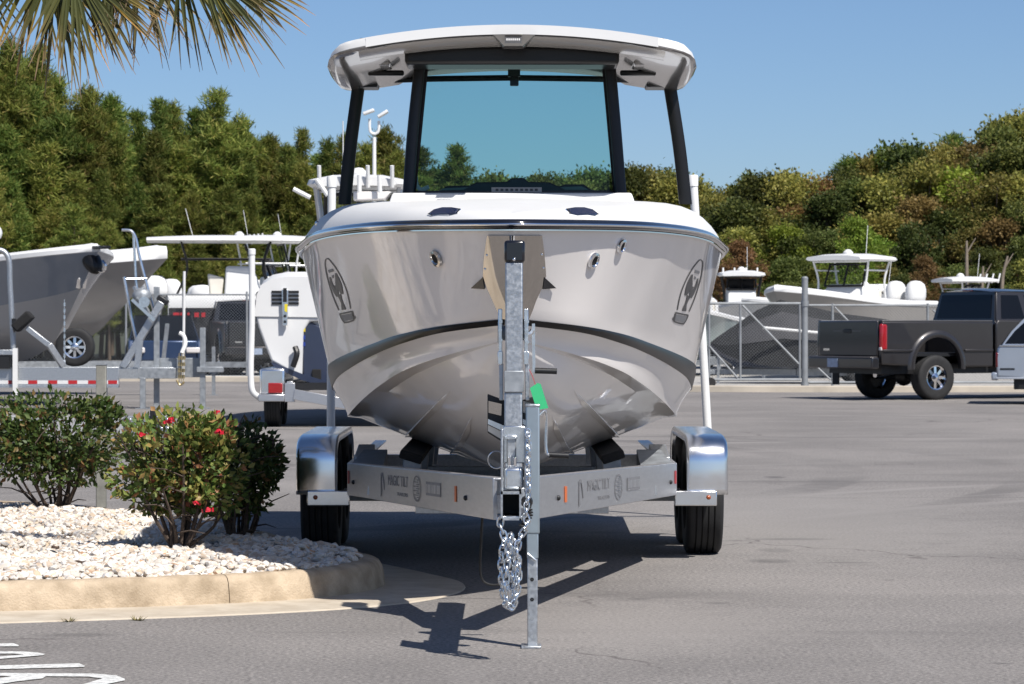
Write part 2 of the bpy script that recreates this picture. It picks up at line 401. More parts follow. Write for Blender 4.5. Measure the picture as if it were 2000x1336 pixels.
# ================================================================== ground
def ramp(nt, fac, stops):
    cr = nt.nodes.new('ShaderNodeValToRGB'); e = cr.color_ramp.elements
    e[0].position = stops[0][0]; e[0].color = (*stops[0][1], 1); e[1].position = stops[-1][0]; e[1].color = (*stops[-1][1], 1)
    for p, c in stops[1:-1]:
        x = e.new(p); x.color = (*c, 1)
    nt.links.new(fac, cr.inputs['Fac']); return cr.outputs['Color']
def asphalt_material():
    m = bpy.data.materials.new('asphalt'); m.use_nodes = True
    nt = m.node_tree; N = nt.nodes; Lk = nt.links; b = N['Principled BSDF']
    b.inputs['Roughness'].default_value = 0.86; b.inputs['Specular IOR Level'].default_value = 0.25
    pos = N.new('ShaderNodeNewGeometry').outputs['Position']
    def noise(scale, detail=4, rough=0.6, vec=pos, dim='3D'):
        n = N.new('ShaderNodeTexNoise'); n.inputs['Scale'].default_value = scale; n.inputs['Detail'].default_value = detail; n.inputs['Roughness'].default_value = rough
        Lk.new(vec, n.inputs['Vector']); return n.outputs['Fac']
    def mix(f, a, bb, mode='MIX'):
        x = N.new('ShaderNodeMix'); x.data_type = 'RGBA'; x.blend_type = mode
        if hasattr(f, 'node'): Lk.new(f, x.inputs['Factor'])
        else: x.inputs['Factor'].default_value = f
        for s, i in ((a, 'A'), (bb, 'B')):
            k = [q for q in x.inputs if q.name == i and q.type == 'RGBA'][0]
            if hasattr(s, 'node'): Lk.new(s, k)
            else: k.default_value = (*s, 1)
        return [q for q in x.outputs if q.type == 'RGBA'][0]
    def math_(op, a, bb=None):
        x = N.new('ShaderNodeMath'); x.operation = op
        for s, i in ((a, 0), (bb, 1)):
            if s is None: continue
            if hasattr(s, 'node'): Lk.new(s, x.inputs[i])
            else: x.inputs[i].default_value = s
        return x.outputs[0]
    def sstep(v, lo, hi):
        x = N.new('ShaderNodeMapRange'); x.interpolation_type = 'SMOOTHSTEP'; x.inputs['From Min'].default_value = lo; x.inputs['From Max'].default_value = hi
        Lk.new(v, x.inputs['Value']); return x.outputs['Result']
    base = ramp(nt, noise(0.35, 5), [(0.28, (0.160, 0.150, 0.144)), (0.5, (0.206, 0.193, 0.184)), (0.72, (0.25, 0.233, 0.221))])
    # aggregate speckle
    v = N.new('ShaderNodeTexVoronoi'); v.inputs['Scale'].default_value = 75; Lk.new(pos, v.inputs['Vector'])
    sp = ramp(nt, noise(48, 4, 0.75), [(0.30, (0.30, 0.30, 0.31)), (0.5, (0.98, 0.98, 0.98)), (0.72, (1.85, 1.82, 1.78))])
    base = mix(0.85, base, sp, 'MULTIPLY')
    sp2 = ramp(nt, v.outputs['Distance'], [(0.0, (1.5, 1.48, 1.45)), (0.25, (1.0, 1.0, 1.0)), (1.0, (0.85, 0.85, 0.86))])
    base = mix(0.6, base, sp2, 'MULTIPLY')
    # turning-tyre arcs: 1-D noise over the distance from turning centres
    def arcs(c, scale, lo, hi, strength, base, col):
        s = N.new('ShaderNodeVectorMath'); s.operation = 'DISTANCE'; Lk.new(pos, s.inputs[0]); s.inputs[1].default_value = c
        w = noise(0.6, 2); d = math_('ADD', s.outputs['Value'], math_('MULTIPLY', w, 0.35))
        n = N.new('ShaderNodeTexNoise'); n.noise_dimensions = '1D'; n.inputs['Scale'].default_value = scale; n.inputs['Detail'].default_value = 3
        Lk.new(d, n.inputs['W'])
        f = sstep(n.outputs['Fac'], lo, hi)
        f = math_('MULTIPLY', f, sstep(noise(0.22, 3), 0.42, 0.62)); f = math_('MULTIPLY', f, strength)
        return mix(f, base, col)
    base = arcs((4, 48, 0), 1.3, 0.58, 0.70, 0.6, base, (0.115, 0.108, 0.105))
    base = arcs((-9, 30, 0), 1.1, 0.60, 0.72, 0.55, base, (0.115, 0.108, 0.105))
    base = arcs((14, 14, 0), 1.7, 0.58, 0.7, 0.55, base, (0.27, 0.254, 0.242))
    # oil patches and scuffs beside the trailer wheel
    def spot(c, sx, sy, base, col, strength, nz=0.5):
        s = N.new('ShaderNodeVectorMath'); s.operation = 'SUBTRACT'; Lk.new(pos, s.inputs[0]); s.inputs[1].default_value = c
        q = N.new('ShaderNodeVectorMath'); q.operation = 'MULTIPLY'; Lk.new(s.outputs[0], q.inputs[0]); q.inputs[1].default_value = (1 / sx, 1 / sy, 0)
        l = N.new('ShaderNodeVectorMath'); l.operation = 'LENGTH'; Lk.new(q.outputs[0], l.inputs[0])
        d = math_('ADD', l.outputs['Value'], math_('MULTIPLY', math_('SUBTRACT', noise(5, 4, 0.7), 0.5), nz * 4))
        f = math_('MULTIPLY', math_('SUBTRACT', 1.0, sstep(d, 0.35, 1.1)), strength)
        return mix(f, base, col)
    dk = (0.055, 0.053, 0.053)
    for (px, py, wx, wy, st) in ((1545, 1053, .34, .12, .75), (1440, 1056, .12, .07, .5), (1515, 1075, .14, .22, .5), (1505, 1096, .17, .2, .55), (1650, 1099, .2, .05, .6),
                                 (1735, 1133, .05, .04, .5), (1247, 1170, .07, .05, .5), (1400, 1178, .09, .06, .45), (1960, 1296, .06, .04, .5), (1515, 932, .12, .25, .55),
                                 (150, 1240, .22, .1, .35), (620, 1235, .35, .06, .15)):
        g = G(px, py); base = spot((g.x, g.y, 0), wx, wy, base, dk, st, 0.35)
    g = G(1560, 1010); base = spot((g.x, g.y, 0), 1.6, 5.5, base, (0.26, 0.245, 0.232), 0.45, 0.4)
    g = G(1250, 1220); base = spot((g.x, g.y, 0), 0.9, 1.6, base, (0.27, 0.25, 0.235), 0.4, 0.4)
    # cracks
    vc = N.new('ShaderNodeTexVoronoi'); vc.feature = 'DISTANCE_TO_EDGE'; vc.inputs['Scale'].default_value = 0.42
    wv = N.new('ShaderNodeVectorMath'); wv.operation = 'ADD'; nn = N.new('ShaderNodeTexNoise'); nn.inputs['Scale'].default_value = 2.5; Lk.new(pos, nn.inputs['Vector'])
    ms = N.new('ShaderNodeVectorMath'); ms.operation = 'SCALE'; ms.inputs['Scale'].default_value = 0.5; Lk.new(nn.outputs['Color'], ms.inputs[0])
    Lk.new(pos, wv.inputs[0]); Lk.new(ms.outputs[0], wv.inputs[1]); Lk.new(wv.outputs[0], vc.inputs['Vector'])
    cf = math_('SUBTRACT', 1.0, sstep(vc.outputs['Distance'], 0.002, 0.008)); cf = math_('MULTIPLY', cf, sstep(noise(0.3, 2), 0.52, 0.62)); cf = math_('MULTIPLY', cf, 0.6)
    base = mix(cf, base, (0.06, 0.05, 0.05))
    Lk.new(base, b.inputs['Base Color'])
    bp = N.new('ShaderNodeBump'); bp.inputs['Strength'].default_value = 0.55; bp.inputs['Distance'].default_value = 0.006
    Lk.new(noise(90, 3, 0.7), bp.inputs['Height']); Lk.new(bp.outputs['Normal'], b.inputs['Normal'])
    return m
asphalt = asphalt_material()
ground = MB().add([(-400, -60, 0), (400, -60, 0), (400, 1500, 0), (-400, 1500, 0)], [(0, 1, 2, 3)]).obj('asphalt_lot', asphalt, smooth=0)
tag(ground, 'grey weathered asphalt lot with faint tyre arcs', kind='structure')

concrete_tan = mat('kerb_concrete', (0.47, 0.36, 0.24), 0.85, var=0.28, vscale=7, bump=0.35, bscale=90, col2=(0.60, 0.48, 0.345))
gutter_m = mat('gutter_concrete', (0.52, 0.44, 0.34), 0.85, var=0.12, vscale=6, bump=0.2, bscale=140, col2=(0.60, 0.53, 0.43))
kerbfar_m = mat('far_kerb_concrete', (0.46, 0.41, 0.34), 0.9, var=0.15, vscale=1.5)
gravelfar = mat('yard_gravel', (0.36, 0.345, 0.32), 0.95, var=0.25, vscale=7, bump=0.5, bscale=30, col2=(0.52, 0.50, 0.47))
forest_m = mat('forest_floor', (0.05, 0.055, 0.025), 0.95, var=0.4, vscale=0.8, bump=0.5, bscale=10)
far_line = [(-60, 75), (-6, 74), (-1.5, 71), (2.5, 63.6), (14, 62.6), (60, 61)]
k = MB()
prof = [(0, 0.0), (0.02, 0.11), (0.05, 0.13), (0.28, 0.13), (0.30, 0.02)]
pl = crom([(x, y, 0) for x, y in far_line], 6)
k.grid([[(p.x, p.y + h, z) for h, z in prof] for p in pl])
tag(k.obj('kerb', kerbfar_m, smooth=30), 'low pale kerb along the edge of the fenced yard', kind='structure')
y = MB(); y.grid([[(p.x, p.y + 0.29, 0.012), (p.x, 118, 0.012)] for p in pl])
tag(y.obj('gravel_yard', gravelfar, smooth=0), 'pale gravel storage yard behind the fence', kind='structure')
y = MB().add([(-400, 117.5, 0.02), (400, 117.5, 0.02), (400, 1490, 0.02), (-400, 1490, 0.02)], [(0, 1, 2, 3)])
tag(y.obj('forest_floor', forest_m, smooth=0), 'dark ground beneath the woods', kind='structure')

# ------------------------------------------------------------------ planting island
OUT = [(-7, 13.45), (-3.5, 14.40), (-2.45, 14.72), (-1.43, 15.12), (-0.98, 15.45), (-0.72, 15.92), (-0.68, 16.4), (-0.86, 16.95), (-1.25, 17.9), (-1.75, 19.2), (-2.7, 20.75), (-4.2, 22.3), (-7, 24.9)]
oc = crom([(x, y_, 0) for x, y_ in OUT], 14)
def normals2(c):
    n = []
    for i in range(len(c)):
        t = (c[min(i + 1, len(c) - 1)] - c[max(i - 1, 0)]).normalized(); n.append(Vector((t.y, -t.x, 0)))   # outwards (right of travel)
    return n
on = normals2(oc)
bed_poly = [oc[i] - on[i] * 0.15 for i in range(len(oc))]
def in_poly(x, y_, poly):
    c = False; j = len(poly) - 1
    for i in range(len(poly)):
        if (poly[i].y > y_) != (poly[j].y > y_) and x < (poly[j].x - poly[i].x) * (y_ - poly[i].y) / (poly[j].y - poly[i].y) + poly[i].x: c = not c
        j = i
    return c
def bed_z(x, y_):
    return 0.128 + 0.022 * math.sin(x * 1.7 + 0.4) * math.cos(y_ * 1.3) + 0.012 * math.sin(x * 6 + y_ * 5)
bm_ = MB(); ctr = Vector((-3.9, 18.4, 0))
rows = [[Vector((p.x, p.y, 0)).lerp(ctr, t) for t in (0, .1, .25, .45, .7, 1)] for p in bed_poly]
bm_.grid([[(q.x, q.y, bed_z(q.x, q.y)) for q in r] for r in rows])
soil = mat('bed_soil', (0.34, 0.28, 0.21), 0.95, var=0.3, vscale=18, bump=0.5, bscale=60)
bed = bm_.obj('gravel_bed', soil, smooth=30)
tag(bed, 'planting island filled with white stones inside a tan kerb', kind='structure')
kp = [(0.0, 0.002), (-0.012, 0.07), (-0.022, 0.115), (-0.036, 0.138), (-0.06, 0.149), (-0.09, 0.152), (-0.15, 0.148), (-0.155, 0.06)]
cuts = [0, 14, 43, 84, 112, 140, len(oc) - 1]
for a, b in zip(cuts[:-1], cuts[1:]):
    m = MB(); rr = []
    for i in range(a, b + 1):
        p, n = oc[i].copy(), on[i]
        if i == a and a: p = p.lerp(oc[i + 1], 0.045)
        if i == b and b < len(oc) - 1: p = p.lerp(oc[i - 1], 0.045)
        wob = 0.004 * math.sin(i * 1.9) + 0.003 * math.sin(i * 0.7 + 2)
        rr.append([p + n * (q[0] + wob * (q[1] > .05)) + Vector((0, 0, q[1] + (0.002 * math.sin(i * 1.3) if q[1] > .1 else 0))) for q in kp])
    m.grid(rr); m.f.append(tuple(range(len(kp)))); last = len(m.v) - len(kp); m.f.append(tuple(range(last, last + len(kp)))[::-1])
    m.obj('kerb_segment', concrete_tan, bed, smooth=50)
gw = lambda i: 0.46 if i < 60 else max(0.40, 0.46 - (i - 60) * 0.002)
m = MB(); m.grid([[oc[i] + on[i] * (w * gw(i)) + Vector((0, 0, z)) for w, z in ((-0.02, 0.014), (0.12, 0.011), (0.6, 0.008), (1.0, 0.007), (1.01, 0.0))] for i in range(len(oc))])
gut = m.obj('gutter', gutter_m, bed, smooth=30)
# crack filler: small weeds at the gutter edge
weed_m = island_mat('weed', [(0, (0.10, 0.10, 0.03)), (1, (0.2, 0.16, 0.07))], 0.8)
for px, py in ((135, 1214), (268, 1212)):
    m = MB(); g = G(px, py)
    for i in range(26):
        a = random.uniform(0, 6.28); d = Vector((math.cos(a), math.sin(a), 0)); L = random.uniform(.015, .04); w = Vector((-d.y, d.x, 0)) * .004
        p = g + d * random.uniform(0, .03)
        m.add([p - w, p + w, p + d * L + Vector((0, 0, random.uniform(.005, .025)))], [(0, 1, 2)])
    tag(m.obj('weed', weed_m, None, smooth=0, recalc=False), 'tiny dry weed in the gutter joint', 'weed', 'weeds in the gutter joint')

# stones
stone_m = island_mat('white_stone', [(0, (0.56, 0.51, 0.44)), (0.25, (0.64, 0.59, 0.53)), (0.5, (0.60, 0.585, 0.57)), (0.75, (0.60, 0.52, 0.43)), (0.88, (0.52, 0.40, 0.28)), (0.95, (0.36, 0.31, 0.27)), (1.0, (0.54, 0.32, 0.18))], 0.7, 0.3)
def stone_geo(seed, sub):
    b = bmesh.new(); bmesh.ops.create_icosphere(b, subdivisions=sub, radius=1.0); rs = np.random.RandomState(seed)
    ax = rs.normal(size=(9, 3)); off = rs.uniform(.58, .90, 9); ax /= np.linalg.norm(ax, axis=1)[:, None]
    sc = (rs.uniform(.85, 1.25), rs.uniform(.7, 1.0), rs.uniform(.5, .75))
    V = []
    for v in b.verts:
        p = np.array(v.co)
        for a_, o_ in zip(ax, off):           # chip flat facets off
            d = p @ a_
            if d > o_: p = p - a_ * (d - o_) * .85
        V.append(p * sc)
    F = [[v.index for v in f.verts] for f in b.faces]; b.free()
    return np.array(V), np.array(F)
sg = [stone_geo(i, 2) for i in range(10)]
sgl = [stone_geo(i + 20, 1) for i in range(10)]
stone_me = []
for i, (V, F) in enumerate(sg):
    me = bpy.data.meshes.new('stone'); me.from_pydata(V.tolist(), [], F.tolist()); me.materials.append(stone_m)
    me.polygons.foreach_set('use_smooth', [True] * len(me.polygons)); me.set_sharp_from_angle(angle=R(20)); stone_me.append(me)
cand = []
sp = 0.040
for iy in range(int(12 / sp)):
    for ix in range(int(7 / sp)):
        x = -7 + ix * sp + random.uniform(-.02, .02) + (iy % 2) * sp / 2; yy = 13.4 + iy * sp * .95 + random.uniform(-.02, .02)
        if x < -0.30 * yy or not in_poly(x, yy, bed_poly): continue
        r = random.choice((.017, .020, .022, .025, .028, .036)) * random.uniform(.9, 1.15)
        cand.append((x, yy, bed_z(x, yy) + r * .25 + random.uniform(0, .022), r))
def visible_size(c):
    px = 1000 + c[0] / c[1] * FPX
    return c[3] / c[1] * (1 if 10 < px < 700 else .1)
cand.sort(key=visible_size, reverse=True)
def rnd_rot():
    return Matrix.Rotation(random.uniform(0, 6.28), 3, 'Z') @ Matrix.Rotation(random.uniform(-.5, .5), 3, 'X') @ Matrix.Rotation(random.uniform(-.5, .5), 3, 'Y')
for c in cand[:300]:
    o = bpy.data.objects.new('stone', random.choice(stone_me)); COL.objects.link(o); o.parent = bed
    o.location = c[:3]; o.scale = (c[3],) * 3; o.rotation_euler = rnd_rot().to_euler()
VV, FF, nb = [], [], 0
for c in cand[300:]:
    V, F = (random.choice(sg) if c[1] < 17 else random.choice(sgl))
    VV.append((V * c[3]) @ np.array(rnd_rot()).T + np.array(c[:3])); FF.append(F + nb); nb += len(V)
so = mesh_np('stone_fill', np.concatenate(VV), np.concatenate(FF), stone_m, bed, smooth=20)
so['kind'] = 'stuff'
for px, py, L, a in ((157, 1098, .06, .15), (108, 1069, .045, -.3)):
    g = G(px, py, 0.17); m = MB(); pts = []
    for i in range(7):
        t = i / 6 - .5; pts.append([(L * 1.0 * t, .014 * math.sin(q) * (1 - 1.2 * abs(t)), .008 * math.cos(q) + .003 * math.sin(i * 1.1)) for q in np.linspace(0, 6.28, 7)[:-1]])
    m.grid(pts, True); ro = Matrix.Rotation(a, 3, 'Z'); m.v = [ro @ v + g for v in m.v]
    tag(m.obj('bark_chip', brownchip, None), 'brown bark chip lying on the white stones' if a > 0 else 'grey-brown bark flake sunk among the white stones', 'bark chip')

# road paint at the lower left: ends of large letters
def paint(polys):
    m = MB()
    for pp in polys:
        pts = [G(*q) for q in pp]
        m.add([(p.x, p.y, 0.004) for p in pts], [tuple(range(len(pts)))])
    return m
z = lambda *a: [(x / 7.69, 1230 + y_ / 7.69) for x, y_ in a]
lp = [z((-700, 222), (205, 216), (285, 246), (270, 262), (-700, 262)),
      z((-700, 330), (350, 340), (560, 355), (680, 378), (640, 396), (480, 410), (-100, 460), (-700, 500), (-700, 460), (-60, 420), (360, 385), (200, 372), (-700, 366)),
      z((-700, 570), (500, 535), (1190, 517), (1275, 555), (1260, 573), (-700, 622)),
      z((-700, 655), (700, 668), (1400, 672), (1750, 700), (1878, 752), (1870, 775), (1600, 830), (1100, 900), (500, 960), (300, 950), (1200, 850), (1540, 745), (1330, 718), (690, 712), (640, 745), (240, 790), (-300, 880), (-700, 900), (-700, 850), (-150, 770), (180, 710), (-700, 690))]
pm = paint(lp); bpm = pm.obj('road_lettering', paintw, None, smooth=0)
tag(bpm, 'white painted letters on the asphalt, mostly cut off', kind='structure')

# ================================================================== shrubs
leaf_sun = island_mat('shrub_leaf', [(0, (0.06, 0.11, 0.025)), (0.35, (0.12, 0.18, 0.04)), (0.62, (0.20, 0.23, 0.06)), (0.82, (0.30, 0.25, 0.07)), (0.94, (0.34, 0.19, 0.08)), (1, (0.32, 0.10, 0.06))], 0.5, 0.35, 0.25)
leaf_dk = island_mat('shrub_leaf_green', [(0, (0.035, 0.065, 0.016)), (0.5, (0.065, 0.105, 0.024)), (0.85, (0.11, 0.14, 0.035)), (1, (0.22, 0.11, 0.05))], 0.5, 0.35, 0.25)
def leaf_arrays(pts, dirs, L, W, rs):
    """folded leaves (two triangles on a mid-rib) at pts along dirs"""
    n = len(pts); up = rs.normal(size=(n, 3)); d = dirs / np.linalg.norm(dirs, axis=1)[:, None]
    s = np.cross(d, up); s /= np.linalg.norm(s, axis=1)[:, None] + 1e-9; nrm = np.cross(s, d)
    l = (L * rs.uniform(.65, 1.25, n))[:, None]; w = (W * rs.uniform(.7, 1.2, n))[:, None]
    a = pts; b = pts + d * l * .5 + s * w * .5 + nrm * w * .18; c = pts + d * l; e = pts + d * l * .5 - s * w * .5 + nrm * w * .18
    V = np.stack([a, b, c, e], 1).reshape(-1, 3); i = np.arange(n)[:, None] * 4
    F = np.concatenate([i + [0, 1, 2], i + [0, 2, 3]], 1).reshape(-1, 3)
    return V, F
def shrub(label, base, rx, ry, h, zlow, nleaf, lmat, lean=(0, 0), seed=1, blooms=()):
    rs = np.random.RandomState(seed); t = thing('rose_shrub', label, 'shrub', base)
    st = MB(); tips = []
    cz = base.z + (h + zlow) / 2; ch = (h - zlow) / 2; c0 = Vector((base.x + lean[0], base.y + lean[1], cz))
    for i in range(13):
        a = 2 * math.pi * i / 13 + rs.uniform(-.2, .2); rad = rs.uniform(.2, .85)
        end = c0 + Vector((math.cos(a) * rx * rad, math.sin(a) * ry * rad, ch * rs.uniform(-.55, .75)))
        p0 = base + Vector((math.cos(a) * .05, math.sin(a) * .05, -.02)); mid = p0.lerp(end, .45) + Vector((rs.uniform(-.04, .04), rs.uniform(-.04, .04), -.04))
        pth = crom([p0, mid, end], 4); st.tube(pth, .01, 6, rs=list(np.linspace(.013, .005, len(pth))))
        for j in range(6):
            q = pth[rs.randint(3, len(pth))]; dr = Vector(rs.normal(size=3)); dr.z = abs(dr.z) * .8; dr = dr.normalized() * rs.uniform(.10, .24)
            e2 = q + dr; st.tube([q, q.lerp(e2, .5) + Vector((0, 0, .015)), e2], .003, 4, rs=[.005, .004, .002]); tips.append(e2)
    st.obj('stems', stem_m, t, smooth=40)
    # leaf clumps inside a lumpy crown
    pts = []; lumps = [(c0 + Vector((rs.uniform(-.75, .75) * rx, rs.uniform(-.75, .75) * ry, rs.uniform(-.6, .75) * ch)), rs.uniform(.20, .46)) for _ in range(34)]
    while len(pts) < nleaf:
        c, r = lumps[rs.randint(len(lumps))]; d = rs.normal(size=3); d /= np.linalg.norm(d)
        p = np.array(c) + d * r * np.array([rx, ry, ch]) * rs.uniform(.45, 1.0) ** .5 * 1.05
        q = (p - np.array(c0)) / np.array([rx, ry, ch])
        if np.linalg.norm(q) > 1.12: continue
        pts.append(p)
    pts = np.array(pts); dirs = (pts - np.array(c0)) / np.array([rx, ry, ch]) + rs.normal(size=pts.shape) * .7 + np.array([0, 0, .25])
    V, F = leaf_arrays(pts - np.array(base), dirs, .050, .029, rs)
    fo = mesh_np('foliage', V, F, lmat, t)
    for (px, py, Y, s) in blooms:
        b = MB(); c = P(px, py, Y)
        for i in range(15):
            a = i * 2.4 + rs.uniform(-.5, .5); r = .003 + .0013 * i * rs.uniform(.6, 1.3); tl = .3 + i * .09 + rs.uniform(-.3, .3)
            d = Vector((math.cos(a) * math.sin(tl), math.sin(a) * math.sin(tl), math.cos(tl))); s_ = d.cross(Vector((0, 0, 1))).normalized() * rs.uniform(.005, .010) * s; u = s_.cross(d).normalized() * rs.uniform(.006, .014) * s
            p = c + d * r * s * 1.2
            b.add([p - s_ - u * .2, p + s_ - u * .2, p + s_ * .7 + u + d * .004, p - s_ * .7 + u + d * .004], [(0, 1, 2, 3)])
        b.obj('blossom', petal_m, t, smooth=0, recalc=False)
    return t
gb = G(112, 1000, 0.13)
shrub('dark green rose shrub without blossoms beside the square post', gb, .50, .42, .80, .14, 4700, leaf_dk, (-.02, 0), 11)
gb = G(352, 1058, 0.185)
shrub('sunlit rose shrub with red blossoms and reddish leaf tips on the white stones', gb, .37, .33, .72, .07, 4700, leaf_sun, (.0, 0), 5,
      blooms=((333, 823, 16.5, 1.2), (328, 828, 16.52, 1.1), (428, 848, 16.45, 1.3), (425, 807, 16.6, .8), (278, 852, 16.5, 1.1), (407, 1000, 16.5, 1.3), (383, 985, 16.6, .9)))
gb = Vector((-1.60, 18.0, 0.14))
shrub('shaded dark rose shrub in the shadow of the boat behind the sunlit shrub', gb, .27, .26, .70, .06, 2900, leaf_dk, (-.02, 0), 8)

# ================================================================== square post in the island
t = thing('square_post', 'weathered grey square post behind the white stone bed', 'post', G(198, 992, 0.0))
b0 = G(198, 992); m = MB().lohi((b0.x - .038, b0.y - .03, 0), (b0.x + .038, b0.y + .03, 1.08)); m.obj('shaft', postm, t, bev=.006)
m = MB().lohi((b0.x - .041, b0.y - .033, 1.08), (b0.x + .041, b0.y + .033, 1.09)); m.obj('cap', galvdull, t)

# ================================================================== palm
def palm_leaf_material():
    m = bpy.data.materials.new('palm_leaf'); m.use_nodes = True; nt = m.node_tree; b = nt.nodes['Principled BSDF']
    b.inputs['Roughness'].default_value = 0.45
    at = nt.nodes.new('ShaderNodeAttribute'); at.attribute_name = 'along'
    g = nt.nodes.new('ShaderNodeNewGeometry')
    c1 = ramp(nt, at.outputs['Fac'], [(0, (0.092, 0.112, 0.034)), (0.55, (0.105, 0.105, 0.032)), (0.8, (0.24, 0.18, 0.07)), (1, (0.42, 0.28, 0.19))])
    c2 = ramp(nt, g.outputs['Random Per Island'], [(0, (0.55, 0.6, 0.6)), (0.7, (0.85, 0.85, 0.85)), (0.9, (1.3, 1.15, 0.8)), (1, (1.9, 1.5, 0.8))])
    x = nt.nodes.new('ShaderNodeMix'); x.data_type = 'RGBA'; x.blend_type = 'MULTIPLY'; x.inputs['Factor'].default_value = 1
    ins = [q for q in x.inputs if q.type == 'RGBA']; nt.links.new(c1, ins[0]); nt.links.new(c2, ins[1]); out = [q for q in x.outputs if q.type == 'RGBA'][0]
    nt.links.new(out, b.inputs['Base Color'])
    tr = nt.nodes.new('ShaderNodeBsdfTranslucent'); nt.links.new(out, tr.inputs['Color']); mx = nt.nodes.new('ShaderNodeMixShader'); mx.inputs[0].default_value = .3
    nt.links.new(b.outputs[0], mx.inputs[1]); nt.links.new(tr.outputs[0], mx.inputs[2]); nt.links.new(mx.outputs[0], nt.nodes['Material Output'].inputs['Surface'])
    return m
palm_m = palm_leaf_material()
PC = Vector((-3.05, 16.4, 3.55)); pbase = Vector((-3.25, 16.5, 0.1))
palm = thing('palm_tree', 'fan palm with drooping olive fronds hanging over the lot', 'palm tree', pbase)
tp = crom([pbase, pbase.lerp(PC, .5) + Vector((.05, 0, 0)), PC + Vector((0, 0, -.1))], 8)
MB().tube(tp, .16, 14, rs=[.19 - .004 * i + .008 * (i % 2) for i in range(len(tp))]).obj('trunk', bark_m, palm)
def frond(hub, axis, side, L, nseg, spread, droop, seed):
    rs = np.random.RandomState(seed); axis = Vector(axis).normalized(); side = Vector(side); side = (side - axis * side.dot(axis)).normalized()
    V = []; F = []; T = []
    for i in range(nseg):
        if rs.rand() < .25: continue
        a = R(spread) * (i / (nseg - 1) - .5) * 2 + rs.uniform(-.08, .08)
        d = (axis * math.cos(a) + side * math.sin(a)).normalized()
        l = L * (1 - .25 * abs(i / (nseg - 1) - .5) * 2) * rs.uniform(.8, 1.1); w = .0095 * rs.uniform(.6, 1.3)
        nrm = d.cross(side if abs(d.dot(side)) < .9 else axis).normalized(); s = d.cross(nrm).normalized(); sag = droop * rs.uniform(.6, 1.5); wind = Vector((rs.uniform(-.05, .05), rs.uniform(-.08, .08), 0))
        K = 8; base = len(V)
        for k_ in range(K + 1):
            u = k_ / K; p = hub + d * l * u + Vector((0, 0, -1)) * sag * l * u ** 2.2 + wind * u * u
            ww = w * (0.35 + 1.9 * u if u < .35 else 1.02 * (1 - ((u - .35) / .65) ** 1.3) ** .9) + .0009
            V += [p - s * ww + nrm * ww * .7, p, p + s * ww + nrm * ww * .7]; T += [u] * 3
        for k_ in range(K):
            b = base + k_ * 3; F += [(b, b + 1, b + 4, b + 3), (b + 1, b + 2, b + 5, b + 4)]
        if rs.rand() < .5:   # loose fibre threads
            p = hub + d * l * .6; q = p + Vector((rs.uniform(-.08, .08), rs.uniform(-.05, .05), -rs.uniform(.05, .2))); b = len(V); n_ = Vector((.0012, 0, 0))
            V += [p - n_, p + n_, q + n_, q - n_]; T += [.95] * 4; F += [(b, b + 1, b + 2, b + 3)]
    off = OFF[palm.name]; me = bpy.data.meshes.new('frond'); me.from_pydata([tuple(v - off) for v in V], [], F)
    at = me.attributes.new('along', 'FLOAT', 'POINT'); at.data.foreach_set('value', T)
    o = link('frond', me, palm_m, palm, 0)
    pth = crom([PC, PC.lerp(hub, .5) + Vector((0, 0, .12)), hub, hub + axis * .12], 5)
    MB().tube(pth, .012, 6, rs=list(np.linspace(.02, .007, len(pth)))).obj('petiole', palm_m, o)
for hx, hy, hY, ax, sd, L, ns, spd, dr, sdn in (
        (70, -70, 16.2, (-.15, -.25, -1), (1, .2, 0), .62, 34, 58, .05, 1), (105, -75, 15.9, (.12, -.2, -1), (1, .3, .1), .68, 32, 40, .05, 11), (140, -60, 15.8, (.40, -.3, -.85), (1, .4, .4), .66, 34, 45, .10, 2),
        (165, -25, 16.0, (.80, -.2, -.35), (.3, .5, 1), .46, 22, 45, .30, 3), (270, -90, 16.6, (.12, .1, -1), (1, -.2, 0), .60, 30, 42, .05, 4), (215, -60, 16.4, (.45, .1, -.8), (1, -.2, .2), .45, 24, 50, .1, 14),
        (350, -80, 16.3, (.35, .1, -.85), (1, .1, .4), .56, 28, 50, .08, 5), (395, -55, 16.1, (.70, 0, -.55), (.5, .3, .8), .58, 30, 38, .14, 6), (450, -35, 16.2, (.95, 0, -.2), (.2, .3, 1), .46, 18, 35, .2, 16), (-60, -80, 16.5, (-.4, 0, -.9), (1, .4, 0), .62, 26, 70, .1, 7)):
    frond(P(hx, hy, hY), ax, sd, L, ns, spd, dr, sdn)
for i in range(14):
    a = i * 2.4; el = -.3 + 1.2 * (i / 14); d = Vector((math.cos(a) * math.cos(el), math.sin(a) * math.cos(el), math.sin(el)))
    if d.x > .2 and el < .5: d.z = abs(d.z) + .6; d.normalize()
    frond(PC + d * .95 + Vector((0, 0, .1)), d + Vector((0, 0, -.25)), d.cross(Vector((0, 0, 1))), .6, 26, 85, .25, 30 + i)

